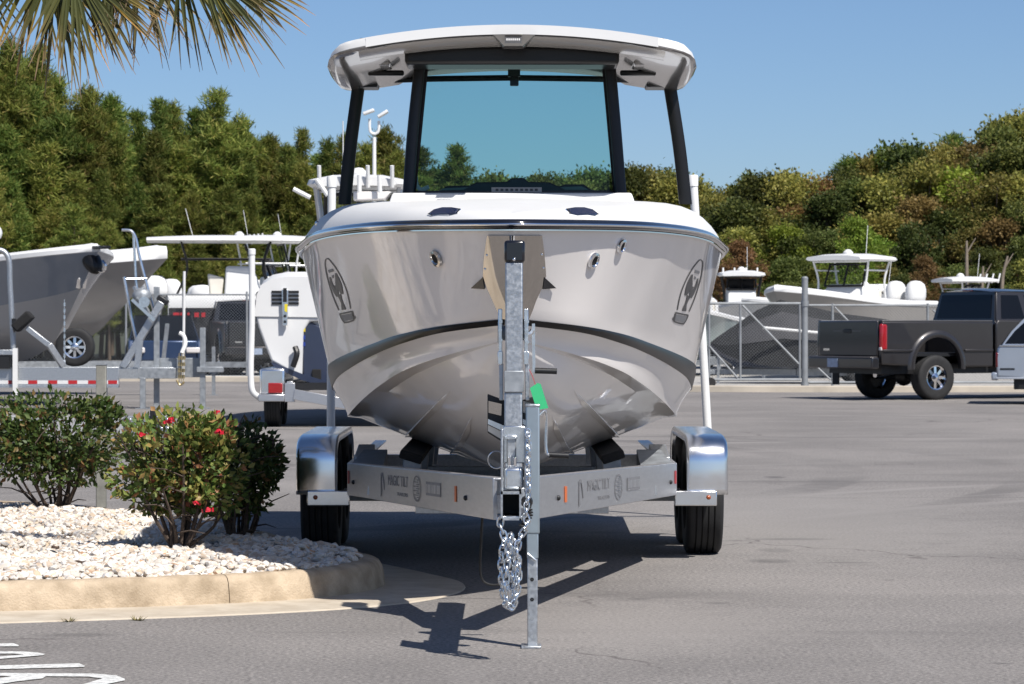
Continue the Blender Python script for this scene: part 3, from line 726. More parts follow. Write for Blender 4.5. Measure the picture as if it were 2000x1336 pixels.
# ================================================================== woods
def tube_np(m, a, b, r0, r1, n=6): m.tube([a, b], r0, n, rs=[r0, r1], caps=False)
pine_leaf = island_mat('pine_needles', [(0, (0.080, 0.115, 0.022)), (0.5, (0.150, 0.19, 0.04)), (0.85, (0.24, 0.26, 0.06)), (1, (0.31, 0.26, 0.08))], 0.6, 0.2, 0.4, objvar=0.03)
def leaf_v(name, a, b, c): return island_mat(name, [(0, a), (0.55, b), (1, c)], 0.55, 0.25, 0.4, objvar=0.02)
dec_green = leaf_v('leaf_dark_green', (0.06, 0.082, 0.020), (0.11, 0.138, 0.034), (0.18, 0.195, 0.052))
dec_olive = leaf_v('leaf_olive', (0.12, 0.122, 0.026), (0.22, 0.21, 0.05), (0.33, 0.28, 0.075))
dec_bright = leaf_v('leaf_spring_green', (0.10, 0.15, 0.018), (0.17, 0.24, 0.03), (0.25, 0.30, 0.05))
dec_rust = leaf_v('leaf_rust', (0.12, 0.08, 0.03), (0.20, 0.125, 0.048), (0.27, 0.17, 0.07))
def tree_thing(name, cat='tree'):
    o = bpy.data.objects.new(name, None); COL.objects.link(o); OFF[o.name] = Vector(); o['category'] = cat; return o
def make_pine(seed, H=12.0):
    rs = np.random.RandomState(seed); t = tree_thing('pine_tree'); tr = MB()
    pth = [Vector((.12 * math.sin(z_ * .5 + seed), .1 * math.cos(z_ * .4), z_)) for z_ in np.linspace(0, H * .97, 12)]
    tr.tube(pth, .14, 8, rs=list(np.linspace(.17, .025, 12)))
    P_, D_ = [], []
    nw = 15 + seed % 7; wide = rs.uniform(.75, 1.35); tap = rs.uniform(.5, .95); lowb = rs.uniform(.08, .30)
    for w in range(nw):
        u = w / (nw - 1); zc = H * (lowb + (1 - lowb) * u); rad = 2.25 * wide * (1 - u) ** tap * (.62 + .38 * math.sin(u * 11 + seed)) + .16; nb_ = 6 if u < .85 else 4
        for k_ in range(nb_):
            a = 2 * math.pi * (k_ + .5 * (w % 2)) / nb_ + rs.uniform(-.35, .35); r = rad * rs.uniform(.6, 1.2); rise = .28 * r + rs.uniform(-.1, .3)
            e = Vector((math.cos(a) * r, math.sin(a) * r, zc + rise)); s = Vector((0, 0, zc)); tr.tube([s, s.lerp(e, .5) - Vector((0, 0, .08)), e], .02, 4, rs=[.035, .022, .008], caps=False)
            nt_ = max(2, int(1.5 + 2.2 * r))
            for q in range(nt_):
                f = min(1.05, .34 + .70 * (q + rs.uniform(.2, .9)) / nt_); p = np.array(s.lerp(e, f)) + rs.normal(size=3) * np.array([.14, .14, .10])
                P_.append(p); D_.append(np.array([math.cos(a) * .5, math.sin(a) * .5, .9]) + rs.normal(size=3) * .3)
    P_ += [np.array([0, 0, H * (.93 + .09 * i / 6)]) + rs.normal(size=3) * .08 for i in range(7)]; D_ += [np.array([0, 0, 1.0])] * 7
    P_ = np.array(P_); D_ = np.array(D_); n = len(P_); nb2 = 52
    d = np.repeat(D_, nb2, 0); d = d / np.linalg.norm(d, axis=1)[:, None] * .8 + rs.normal(size=(n * nb2, 3)) * .75; p = np.repeat(P_, nb2, 0) + rs.normal(size=(n * nb2, 3)) * np.array([.15, .15, .10])
    V, F = leaf_arrays(p, d, .40, .055, rs)
    tr.obj('trunk', bark_m, t); mesh_np('crown', V, F, pine_leaf, t)
    return t
def make_decid(seed, H=10.0, spread=3.2, low=.12, nleaf=17000):
    rs = np.random.RandomState(seed); t = tree_thing('broadleaf_tree'); tr = MB()
    top = Vector((rs.uniform(-.3, .3), rs.uniform(-.3, .3), H * .75)); pth = crom([(0, 0, 0), (rs.uniform(-.15, .15), 0, H * .3), top], 5); tr.tube(pth, .2, 8, rs=list(np.linspace(.2, .05, len(pth))))
    lobes = []
    for i in range(48):
        u = low + (1 - low) * rs.rand() ** .85; a = rs.uniform(0, 6.28); env = math.sin(math.pi * (0.12 + .80 * (u - low) / (1 - low))) ** .7; r = spread * env * rs.uniform(.15, .85)
        c = Vector((math.cos(a) * r, math.sin(a) * r, H * min(u, .93))); s = pth[min(len(pth) - 1, int(2 + u * 7))]; tr.tube([s, s.lerp(c, .55) - Vector((0, 0, .15)), c], .03, 5, rs=[.06, .04, .015], caps=False)
        lobes.append((np.array(c), rs.uniform(.28, .85) * spread / 3.0))
    lobes.append((np.array([top.x, top.y, H * .93]), .8 * spread / 3))
    wts = np.array([l[1] ** 2 for l in lobes]); idx = rs.choice(len(lobes), nleaf, p=wts / wts.sum())
    c = np.array([lobes[i][0] for i in idx]); r = np.array([lobes[i][1] for i in idx])[:, None]; d = rs.normal(size=(nleaf, 3)); d /= np.linalg.norm(d, axis=1)[:, None]
    lsz = np.array([.12 + .16 * ((k_ * 37) % 10) / 10 for k_ in range(len(lobes))])[idx]
    lump = 1 + .25 * np.sin(d[:, :1] * 7 + c[:, :1] * 3) * np.cos(d[:, 1:2] * 6 + c[:, 2:3] * 2)
    p = c + d * r * lump * rs.uniform(.3, 1, (nleaf, 1)) ** .45 * (1 + .7 * rs.rand(nleaf, 1) ** 4) * np.array([1, 1, .85])
    V, F = leaf_arrays(p, d * .6 + rs.normal(size=(nleaf, 3)) * .7, lsz, lsz * .66, rs)
    tr.obj('trunk', bark_m, t); mesh_np('crown', V, F, dec_green, t)
    return t
pines = [make_pine(s, 12.0) for s in (3, 14, 25, 36, 50, 61, 75)]
decs = [make_decid(s, 10.0, 2.9 + .4 * (s % 3), .10 + .04 * (s % 2)) for s in (2, 13, 24, 35, 46)]
used = set()
def plant(protos, i, px, top, Y, label, group, leaf=None, sx=1.0, Href=12.0, prox=0):
    pr = protos[i % len(protos)]; X = (px - 1000) / FPX * Y; Htree = CAMH - (top - HORIZON) / FPX * Y; s = Htree / Href
    base = pine_leaf if protos is pines else dec_green
    if pr.name not in used and leaf is None:
        used.add(pr.name); o = pr
    else:
        o = clone(pr, mats={base: leaf} if leaf else None)
    o.location = (X, Y, 0); o.rotation_euler[2] = random.uniform(0, 6.28); o.scale = (s * sx, s * sx, s); o['label'] = label; o['group'] = group
    return o
# pines on the left: (px, top py) profile of the wood
prof_l = [(-160, 60), (-60, 75), (20, 105), (75, 118), (110, 175), (172, 192), (215, 208), (270, 235), (312, 216), (335, 225), (385, 235), (424, 200), (470, 245), (525, 282), (560, 300), (590, 272), (640, 292), (672, 282), (715, 300), (752, 268), (775, 310)]
i = 0
for px, top in prof_l:
    plant(pines, i, px, top, 124 + 3 * math.sin(i * 2.1), 'tall pine on the skyline of the wood behind the fenced yard', 'pines along the skyline', sx=random.uniform(.75, 1.05)); i += 1
for row, (Y0, dt) in enumerate(((121, 60), (118.5, 145), (116, 240), (134, 26))):
    for kx in range(17):
        px = -170 + kx * 59 + random.uniform(-14, 14) + row * 13; tp_ = np.interp(px, [a for a, _ in prof_l], [b for _, b in prof_l]) + dt + random.uniform(-15, 25)
        plant(pines, i, px, min(tp_, 520), Y0 + random.uniform(-.9, .9), 'pine with foliage to the ground in the wood behind the fenced yard' if row < 3 else 'pine at the back of the wood behind the fenced yard', 'pines inside the wood' if row < 3 else 'pines at the back of the wood', sx=random.uniform(.8, 1.45)); i += 1
# far low trees seen through the windshield
for j, (px, top) in enumerate(((800, 335), (822, 305), (850, 328), (893, 302), (925, 350), (955, 346), (1000, 352), (1060, 342), (1085, 348), (1130, 352), (1155, 338), (1190, 345), (1232, 326), (1265, 335), (1296, 332), (1330, 350), (1360, 368))):
    pl_ = j in (0, 1, 3)
    plant(pines if pl_ else decs, j, px, top, 190 + (j % 3) * 4, 'distant pine seen through the windshield of the grey boat' if pl_ else 'distant rounded tree low on the horizon behind the grey boat', 'distant pines behind the boat' if pl_ else 'distant rounded trees behind the boat', leaf=None if pl_ else (dec_green, dec_olive)[j % 2], sx=1.15 if pl_ else .95, Href=12 if pl_ else 10)
for j in range(16):
    plant(decs, j, 760 + j * 42, 425 + 20 * (j % 3), 180 + j % 4, 'low distant tree forming the horizon behind the grey boat', 'low distant trees behind the boat', leaf=dec_green, sx=1.6, Href=10)
# mixed wood on the right
prof_r = [(1385, 385), (1420, 368), (1450, 362), (1490, 345), (1545, 342), (1600, 352), (1645, 330), (1690, 305), (1755, 290), (1790, 292), (1850, 288), (1905, 282), (1945, 248), (1985, 238), (2030, 225), (2090, 215), (2150, 210)]
colr = [dec_olive, dec_olive, dec_green, dec_green, dec_olive, dec_rust, dec_green, dec_olive, dec_bright, dec_green, dec_olive, dec_rust, dec_green, dec_olive]
kinds = {dec_olive: ('olive broadleaf tree', 'olive'), dec_green: ('dark green broadleaf tree', 'dark green'), dec_bright: ('bright spring-green tree', 'bright green'), dec_rust: ('rust-brown leafed tree', 'rust-brown')}
i = 0
for px, top in prof_r:
    lf = colr[i % len(colr)]
    if i % 4 == 2:
        plant(pines, i, px + 12, top - 6, 141, 'pine rising among the broadleaf trees behind the pickup', 'pines among the broadleaf wood', sx=1.3)
    plant(decs, i * 3 + 1, px, top, 140 + 2 * math.sin(i), kinds[lf][0] + ' on the skyline of the wood behind the pickup', kinds[lf][1] + ' skyline trees', leaf=lf, Href=10, sx=random.uniform(.8, 1.0)); i += 1
for row, (Y0, dt) in enumerate(((136, 48), (132, 105), (128, 165), (124, 225), (122, 265))):
    for kx in range(13):
        px = 1370 + kx * 62 + row * 23 + random.uniform(-18, 18); tp_ = np.interp(px, [a for a, _ in prof_r], [b for _, b in prof_r]) + dt + random.uniform(-22, 22)
        lf = (dec_green, dec_olive, dec_green, dec_olive, dec_bright, dec_green, dec_rust, dec_green, dec_olive)[(kx * 5 + row * 3) % 9] if row < 3 else (dec_green, dec_green, dec_green, dec_olive, dec_green)[(kx + row) % 5]
        plant(decs, i, px, min(tp_, 555), Y0 + random.uniform(-1, 1), kinds[lf][0] + ' in the depth of the wood behind the pickup', kinds[lf][1] + ' trees inside the wood', leaf=lf, Href=10, sx=random.uniform(.95, 1.3)); i += 1
for pr in pines + decs:
    if pr.name not in used:
        for ch in list(pr.children): bpy.data.objects.remove(ch)
        bpy.data.objects.remove(pr)
# two bright and rusty shrubs of the wood edge
for px, top, Y, lf, s in ((1665, 425, 120.5, dec_bright, .9), (1800, 500, 119.8, dec_rust, .9), (1440, 470, 120, dec_rust, .8)):
    X = (px - 1000) / FPX * Y; H_ = CAMH - (top - HORIZON) / FPX * Y
    src = [o for o in COL.objects if o.name.startswith('broadleaf_tree') and o.parent is None][0]
    o = clone(src); o.location = (X, Y, 0); o.scale = (H_ / 10 * .9,) * 2 + (H_ / 10,)
    cr_ = [c for c in o.children if c.name.startswith('crown')][0]; cr_.material_slots[0].link = 'OBJECT'; cr_.material_slots[0].material = lf
    o['label'] = {1665: 'bright green bushy tree right behind the white T-top boat', 1800: 'rust-coloured bush at the wood edge above the pickup bed', 1440: 'rust-coloured tree behind the small T-top boat'}[px]
    if 'group' in o: del o['group']
# bare pale trunks at the wood edge
for px, y0, y1, lean in ((1888, 470, 560, 0), (1958, 500, 560, 10), (1918, 520, 565, 2)):
    Y = 119.3; m = MB(); a = P(px, 690, Y); a.z = 0; b = P(px, y0 + 45, Y); c = P(px + lean, y0, Y); pth = crom([a, b, c], 5)
    t = thing('bare_tree', {1888: 'thin pale bare trunk with a fork at the edge of the wood', 1958: 'pale leaning bare trunk lit by the sun at the wood edge', 1918: 'short thin bare trunk between the two pale trunks'}[px], 'tree', a)
    m.tube(pth, .06, 7, rs=list(np.linspace(.1, .04, len(pth)))); m.obj('trunk', mat('pale_bark', (0.22, 0.18, 0.14), .9, var=.2), t)
    MB().tube([pth[7], pth[7] + Vector((.35, 0, .6))], .03, 6, rs=[.04, .015]).obj('branch', MATS['pale_bark'], t)
# yard lamp
lb = P(731, 690, 100); lb.z = 0
t = thing('yard_lamp', 'tall white twin-head yard lamp seen beside the windshield', 'lamp post', lb)
s_ = 100 / FPX
def L_(px, py): return P(px, py, 100)
MB().tube([lb, L_(731, 268)], .07, 10, rs=[.1, .06]).obj('pole', pvc, t)
for sgn, hx, hy in ((-1, 722, 232), (1, 740, 236)):
    a = L_(731, 262); e = L_(hx, hy); c = MB().tube(crom([a, L_(731 + sgn * 7, 258), L_(hx, 248), e], 5), .045, 8).obj('arm', pvc, t)
    MB().box(e + Vector((sgn * .08 + .05, 0, .22)), (.38, .5, .09), Matrix.Rotation(-.55 if sgn > 0 else -.35, 3, 'Y')).obj('lamp_head', pvc, c, bev=.02)
# ================================================================== the boat
boat = thing('center_console_boat', 'pale grey hardtop boat with white deck, bow on, resting on the aluminium trailer', 'boat', (0, 18, 0.47))
PER = 10
S_  = crom([(0, 14.25, 1.852), (.5215, 14.85, 1.866), (.824, 15.65, 1.873), (1.052, 16.65, 1.868), (1.182, 17.6, 1.848), (1.27, 18.5, 1.834), (1.285, 20, 1.80), (1.25, 21.6, 1.78)], PER, sym=True)
SU_ = crom([(0, 14.50, 1.42), (.314, 14.83, 1.385), (.537, 15.35, 1.344), (.735, 16.15, 1.285), (.972, 17.35, 1.202), (1.08, 18.15, 1.151), (1.16, 20, 1.09), (1.17, 21.6, 1.06)], PER)
SL_ = crom([(0, 14.53, 1.392), (.3145, 14.86, 1.353), (.538, 15.37, 1.296), (.736, 16.17, 1.222), (.974, 17.4, 1.10), (1.062, 18.2, 1.025), (1.14, 20, .95), (1.15, 21.6, .93)], PER)
C_  = crom([(0, 14.60, 1.322), (.3175, 15.0, 1.26), (.544, 15.55, 1.18), (.676, 16.1, 1.105), (.835, 17.05, .992), (.982, 18.3, .865), (1.03, 20, .83), (1.04, 21.6, .82)], PER)
K_  = crom([(0, 14.65, 1.285), (0, 14.93, 1.02), (0, 15.38, .80), (0, 16.0, .67), (0, 17.0, .555), (0, 18.4, .50), (0, 20, .48), (0, 21.6, .47)], PER)
NU = len(S_)
def hull_row(i):
    u = i / (NU - 1); row = []
    a, b, c, d, kk = S_[i], SU_[i], SL_[i], C_[i], K_[i]
    fore = max(0, 1 - u * 1.5)
    for j in range(8):                      # topsides, slightly hollow towards the bow
        t = j / 8; p = a.lerp(b, t); p.x -= .006 * math.sin(math.pi * t) * fore * min(1, p.x * 4); row.append(p)
    row.append(b)
    row.append(b.lerp(c, .5)); row.append(c)
    for j in range(1, 5):
        t = j / 4; p = c.lerp(d, t); p.x -= .02 * math.sin(math.pi * t) * min(1, p.x * 4) * (0.4 + fore); row.append(p)
    w = min(.085, d.x * .16)
    row.append(d + Vector((-.004 * min(1, d.x * 4), 0, -.022 * min(1, d.x * 3))))
    e = d + Vector((-w, 0, -.030 * min(1, d.x * 3))); row.append(e)
    for j in range(1, 11):
        t = j / 10; p = e.lerp(kk, t); bul = .05 * math.sin(math.pi * t) * (.35 + fore); p.x += bul * .6 * min(1, p.x * 5); p.z -= bul * .6 * min(1, p.x * 5); row.append(p)
    return row
HR = [hull_row(i) for i in range(NU)]
hm = MB(); hm.grid(HR); hm.grid([[Vector((-p.x, p.y, p.z)) for p in r] for r in HR], flip=True)
last = HR[-1]; hm.add([(p.x, p.y, p.z) for p in last] + [(-p.x, p.y, p.z) for p in last[::-1][1:]], [tuple(range(2 * len(last) - 1))])
hull = hm.obj('hull', gelcoat, boat, smooth=32)
def world_bvh(o):
    off = OFF[o.name]; me = o.data
    return BVHTree.FromPolygons([v.co + off for v in me.vertices], [tuple(p.vertices) for p in me.polygons])
HB = world_bvh(hull)
CAM = Vector((0, 0, CAMH))
def onto(bvh, px, py, lift=0.003):
    d = (P(px, py, 1.0) - CAM).normalized(); hit, n, _, _ = bvh.ray_cast(CAM, d)
    if hit is None: return None
    if n.dot(d) > 0: n = -n
    return hit + n * lift, n
# stripe bands, proud of the hull
for sx in (1, -1):
    rows = []
    for i in range(1, NU):
        a, b = SU_[i], SL_[i]; t = (SU_[min(i + 1, NU - 1)] - SU_[i - 1]).normalized(); dn = (b - a).normalized(); n = t.cross(dn); n = n if n.x > 0 else -n
        n.normalize(); rows.append([a + n * .004, a.lerp(b, .3) + n * .010, a.lerp(b, .8) + n * .006, b + n * .003])
    rows = [[Vector((sx * p.x, p.y, p.z)) for p in r] for r in rows]
    MB().grid(rows).obj('hull_stripe', stripem, boat, smooth=40)
# strakes
for sx in (1, -1):
    for col, i0, i1 in ((19, 17, 66), (22, 19, 66)):
        rows = []
        for i in range(i0, i1):
            p = HR[i][col]; q = HR[i][col + 1]; o_ = HR[i][col - 1]; t = (HR[min(i + 1, NU - 1)][col] - HR[i - 1][col]).normalized(); dn = (q - o_).normalized(); n = t.cross(dn); n = n if n.z < 0 else -n
            n.normalize(); g = min(1, (i - i0) / 6); k_ = .024 * g
            rows.append([p - dn * .004 + n * .001, p + n * k_ * .55, p + dn * .028 * g + n * .002])
        rows = [[Vector((sx * p.x, p.y, p.z)) for p in r] for r in rows]
        MB().grid(rows).obj('strake', gelcoat, boat, smooth=20)
# rub rail
def sheer_out(i):
    t = (S_[min(i + 1, NU - 1)] - S_[max(i - 1, 0)]); t.z = 0
    if i == 0: return Vector((0, -1, 0))
    t.normalize(); return Vector((t.y, -t.x, 0))
def sweep_sheer(prof):
    rows = []
    full = [(i, -1) for i in range(NU - 1, 0, -1)] + [(i, 1) for i in range(NU)]
    for i, sx in full:
        n = sheer_out(i); rows.append([Vector((sx * (S_[i].x + n.x * a), S_[i].y + n.y * a, S_[i].z + z_)) for a, z_ in prof])
    return MB().grid(rows)
sweep_sheer([(-.01, -.022), (.012, -.022), (.026, -.014), (.030, .0), (.026, .014), (.012, .024), (-.01, .026)]).obj('rub_rail', blackrail, boat, smooth=50)
sweep_sheer([(.028, -.007), (.034, -.005), (.036, 0), (.034, .005), (.028, .007)]).obj('rail_insert', chrome, boat, smooth=50)
sweep_sheer([(-.004, -.030), (.014, -.029), (.014, -.023), (-.004, -.022)]).obj('rail_trim', chrome, boat, smooth=50)
# deck and gunwale
DC = crom([(0, 14.33, 1.905), (0, 14.75, 1.955), (0, 15.3, 2.00), (0, 16.0, 2.045), (0, 16.8, 2.08), (0, 17.8, 2.085), (0, 19.5, 2.06), (0, 21.5, 2.0)], PER)
VS = [0, .012, .03, .055, .09, .13, .18, .25, .35, .5, .65, .8, .9, 1.0]
rows = []
for i in range(NU):
    a = S_[i] + Vector((0, 0, .02)); b = DC[i]; r = []
    for v in VS:
        f = 1 - (1 - v) ** 11; p = Vector((a.x * (1 - v), a.y + (b.y - a.y) * v, a.z + (b.z - a.z) * f))
        if i < 12: p.z = a.z + (b.z - a.z) * (1 - (1 - v) ** (2 + .75 * i))
        r.append(p)
    rows.append(r)
dk = MB(); dk.grid(rows); dk.grid([[Vector((-p.x, p.y, p.z)) for p in r] for r in rows], flip=True)
deck = dk.obj('deck', gelwhite, boat, smooth=40)
DB = world_bvh(deck)
# coaming under the windshield and side coaming mouldings
MB().add([(-.66, 16.40, 2.03), (.66, 16.40, 2.03), (.66, 18.6, 2.03), (-.66, 18.6, 2.03), (-.64, 16.44, 2.093), (.64, 16.44, 2.093), (.64, 18.6, 2.093), (-.64, 18.6, 2.093)], [(3, 2, 1, 0), (4, 5, 6, 7), (0, 1, 5, 4), (1, 2, 6, 5), (2, 3, 7, 6), (3, 0, 4, 7)]).obj('coaming', gelwhite, boat, smooth=30, bev=.012, seg=3)
# deck lenses
for px in (868, 1137):
    m = MB(); prof = [(-32, 6), (-20, -3), (-4, -7), (14, -7), (32, -4), (26, 4), (10, 7), (-10, 6), (-24, 8)]
    if px > 1000: prof = [(-x, y_) for x, y_ in prof]
    pts = [onto(DB, px + x, 414 + y_, .006)[0] for x, y_ in prof]; n = onto(DB, px, 414)[1]
    m.prism(pts, -n * .006, Vector()); o = m.obj('deck_fitting', chrome, boat, smooth=20)
    pts2 = [Vector(p) for p in pts]; c = sum(pts2, Vector()) / len(pts2)
    MB().prism([c + (p - c) * .86 for p in pts2], Vector((0, 0, 0)), n * .003).obj('fitting_lens', mat('blue_lens', (.02, .035, .10), .08, coat=.8), o, smooth=20)
for px, py in ((620, 437), (632, 420), (1397, 437), (1380, 428)):
    h = onto(DB, px, py)
    if h: MB().ell(h[0], (.012, .012, .016)).obj('snap_fitting', chrome, boat)
# through-hull drains
for px, py, r in ((854, 504, .042), (1157, 508, .042), (1211, 480, .038)):
    c, n = onto(HB, px, py, .0); q = n.to_track_quat('Z', 'Y').to_matrix()
    m = MB(); m.lathe([(r * .9, 0.0), (r, .006), (r * .96, .016), (r * .72, .020), (r * .66, .012), (r * .6, .010), (.001, .010)], (0, 0, 0), 'Z', 28)
    m.v = [c + q @ v for v in m.v]; o = m.obj('through_hull', chrome if px != 854 else stainless, boat, smooth=40)
    m = MB()
    for k_ in range(-2, 3): m.box((k_ * r * .24, 0, .0115), (r * .09, r * 1.1 * math.sqrt(max(.1, 1 - (k_ * .35) ** 2)), .004))
    m.v = [c + q @ v for v in m.v]; m.obj('grille', blackplas, o, smooth=0)
# arch decals with claw figure and ribbon
def dec(x, y_, mir): 
    px, py = x / 7.86 + 615, y_ / 7.86 + 480
    return (2007.5 - px, py + 2.5) if mir else (px, py)
def decal(mir):
    strokes = [([(370, 990), (290, 800), (225, 600), (190, 470), (168, 350), (160, 260), (170, 212), (190, 196), (215, 205), (255, 250), (310, 320), (380, 435), (440, 560), (490, 690), (530, 850), (550, 965)], 15),
               ([(380, 1048), (470, 1030), (572, 1008)], 26), ([(450, 1178), (520, 1170), (600, 1142)], 26), ([(385, 1050), (410, 1110), (450, 1175)], 16), ([(572, 1000), (590, 1060), (605, 1140)], 20), ([(585, 1060), (622, 1105), (595, 1130)], 16)]
    fills = [([(225, 478), (236, 560), (262, 640), (300, 730), (335, 785)], [(246, 486), (275, 580), (318, 650), (355, 690), (372, 770)]),
             ([(310, 418), (318, 500), (318, 580), (340, 650), (410, 742)], [(334, 424), (380, 510), (408, 580), (425, 650), (440, 742)]),
             ([(300, 610), (320, 640), (340, 690)], [(330, 600), (370, 640), (400, 700)]),
             ([(355, 770), (385, 830), (408, 890), (412, 940), (416, 985)], [(400, 730), (415, 800), (435, 870), (460, 920), (480, 980)])]
    greys = [([(205, 372), (212, 395), (220, 415)], [(275, 350), (282, 372), (290, 395)]), ([(262, 455), (268, 480), (272, 500)], [(290, 445), (292, 470), (294, 492)]), ([(402, 1066), (425, 1110), (452, 1160)], [(570, 1034), (582, 1080), (590, 1130)])]
    m = MB()
    for pts, w in strokes:
        c = crom([(x, y_, 0) for x, y_ in pts], 4); rws = []
        for i, p in enumerate(c):
            t = (c[min(i + 1, len(c) - 1)] - c[max(i - 1, 0)]).normalized(); n = Vector((-t.y, t.x, 0)) * w / 2
            rws.append([onto(HB, *dec(q.x, q.y, mir), .0025)[0] for q in (p - n, p + n)])
        m.grid(rws)
    def fill(mm, ls):
        for l, r in ls:
            l = crom([(x, y_, 0) for x, y_ in l], 3); r = crom([(x, y_, 0) for x, y_ in r], 3)
            mm.grid([[onto(HB, *dec(*(a.lerp(b, t).to_2d()), mir), .0025)[0] for t in (0, .33, .66, 1)] for a, b in zip(l, r)])
    fill(m, fills); o = m.obj('hull_emblem', decalm, boat, smooth=0)
    g = MB(); fill(g, greys); g.obj('emblem_lettering', decalgrey, o, smooth=0)
decal(False); decal(True)
# stainless bow plate and stowed anchor
rows = []
for py, xl, xr in ((459, 953, 1057), (470, 951, 1058.5), (490, 948.5, 1061), (512, 946, 1063), (538, 945, 1065), (560, 952, 1058), (585, 963, 1046), (605, 972, 1039), (622, 980, 1032)):
    rows.append([onto(HB, xl + (xr - xl) * k_ / 14, py, .007)[0] for k_ in range(15)])
MB().grid(rows).obj('bow_plate', stainless, boat, smooth=25, recalc=True)
bolts = [(952.5, 497), (949, 524), (1056, 496), (1059, 522)]
for px, py in bolts:
    c, n = onto(HB, px, py, .008); MB().ell(c, (.006, .006, .006), 8, 6).obj('plate_bolt', chrome, boat)
m = MB()
for sx in (-1, 1):
    b = onto(HB, 1003 + sx * 58, 540, .004)[0]; c = onto(HB, 1003 + sx * 79, 560, .012)[0]; d = onto(HB, 1003 + sx * 55, 563, .004)[0]; n_ = onto(HB, 1003 + sx * 62, 555)[1]; MB().prism([b, c, d], -n_ * .004, n_ * .006).obj('anchor_fluke', blackrail, boat, smooth=20)
# ------------------------------------------------------------------ hardtop
HT = [(15.95, .76), (15.965, .84), (16.0, .892), (16.08, .93), (16.25, .958), (16.6, .98), (17.1, .992), (17.5, .995), (17.85, .99), (18.05, .97), (18.15, .92)]
def ht_top(x, fr): return 2.945 - .098 * (x / .92) ** 2 + .01 * fr
def ht_frac(Y): return min(1, max(0, (Y - 15.95) / .5))
def ht_shell(Y, w):
    fr = ht_frac(Y); pts = []; n = 16; zc = ht_top(w, fr); th = .056 + .030 * fr
    pts += [Vector((-w - .012 * fr, Y, zc - .05)), Vector((-w + .006, Y, zc - .018))]
    for i in range(n + 1):
        x = -w + .03 + (2 * w - .06) * i / n; pts.append(Vector((x, Y, ht_top(x, fr))))
    pts += [Vector((w - .006, Y, zc - .018)), Vector((w + .012 * fr, Y, zc - .05))]
    return pts
def ht_liner(Y, w):
    fr = ht_frac(Y); pts = []; n = 24; zc = ht_top(w, fr); th = .056 + .030 * fr
    for i in range(n + 1):
        x = -w + .03 + (2 * w - .06) * i / n; ax = abs(x)
        base = ht_top(x, fr) - .058 - .012 * fr
        pad = .030 * fr * max(0, min(1, (ax - .60) / .06))          # side pods hang lower than the middle
        edge = max(0, (ax - (w - .10)) / .07); z_ = base - pad
        z_ = z_ + (zc - th - z_) * min(1, edge) if edge > 0 else z_
        pts.append(Vector((x, Y, z_)))
    o_ = .012 * fr
    return [Vector((-w - o_, Y, zc - .05)), Vector((-w - o_ - .006 * fr, Y, zc - th * .75)), Vector((-w - o_ + .01, Y, zc - th * .95))] + pts + [Vector((w + o_ - .01, Y, zc - th * .95)), Vector((w + o_ + .006 * fr, Y, zc - th * .75)), Vector((w + o_, Y, zc - .05))]
secs = [ht_shell(*h) for h in HT]; m = MB(); m.grid(secs); n = len(secs[0])
hardtop = m.obj('hardtop', gelwhite, boat, smooth=38)
secs2 = [ht_liner(*h) for h in HT]
m = MB(); m.grid(secs2); k0 = len(secs2[0])
m.obj('hardtop_liner', gelliner, hardtop, smooth=30)
for j in (0, -1):      # front fascia and rear edge
    Yf, wf = HT[j]; fr = ht_frac(Yf); m = MB()
    m.grid([[Vector((x, Yf, ht_top(x, fr) - dz)) for x in np.linspace(-wf, wf, 25)] for dz in (0, .025, .05)]); m.obj('hardtop_fascia', gelwhite, hardtop, smooth=20)
m = MB(); m.grid([[Vector((x, Y_, ht_top(x, 0) - dz)) for x in np.linspace(-.80, .80, 21)] for Y_, dz in ((15.955, .046), (15.965, .056), (16.06, .074), (16.20, .092), (16.24, .088), (16.25, .06))])
m.obj('hardtop_lip', mat('gelcoat_lip', (.36, .335, .315), .2, var=.03, coat=.4), hardtop, smooth=40)
# light housing in the front lip with a small badge
a = [P(962, 68, 15.93), P(1046, 68, 15.93), P(1024, 90, 16.02), P(982, 90, 16.02)]
hs = MB().prism(a, (0, -.012, 0), (0, .18, .0)).obj('light_housing', gelliner, hardtop, smooth=20, bev=.006)
MB().prism([P(986, 72, 15.92), P(1019, 72, 15.92), P(1019, 84, 15.95), P(986, 84, 15.95)], (0, -.012, 0), (0, .01, 0)).obj('badge', decalgrey, hs, smooth=0)
m = MB()
for k_ in range(7): m.prism([P(989 + k_ * 4, 75, 15.9), P(991.6 + k_ * 4, 75, 15.9), P(991.6 + k_ * 4, 79, 15.91), P(989 + k_ * 4, 79, 15.91)], (0, -.002, 0), (0, .003, 0))
m.obj('badge_marks', chrome, hs, smooth=0)
# underside fittings
m = MB().lohi((-.57, 16.30, 2.768), (.57, 16.64, 2.868)); m.obj('header_panel', blackmet, hardtop, bev=.02)
for sx in (-1, 1):
    MB().lohi((sx * .60, 17.05, 2.77), (sx * .80, 17.10, 2.80)).obj('grab_rail', blackmet, hardtop, bev=.01)
    MB().lohi((sx * .66, 16.62, 2.795), (sx * .92, 16.98, 2.83)).obj('speaker_box', gelliner, hardtop, bev=.01)
    MB().lohi((sx * .78, 17.82, 2.765), (sx * .94, 18.08, 2.82)).obj('pillar_foot', blackplas, hardtop, bev=.01)
    MB().ell((sx * .80, 16.35, 2.895), (.018, .018, .018)).obj('antenna_nub', blackplas, hardtop)
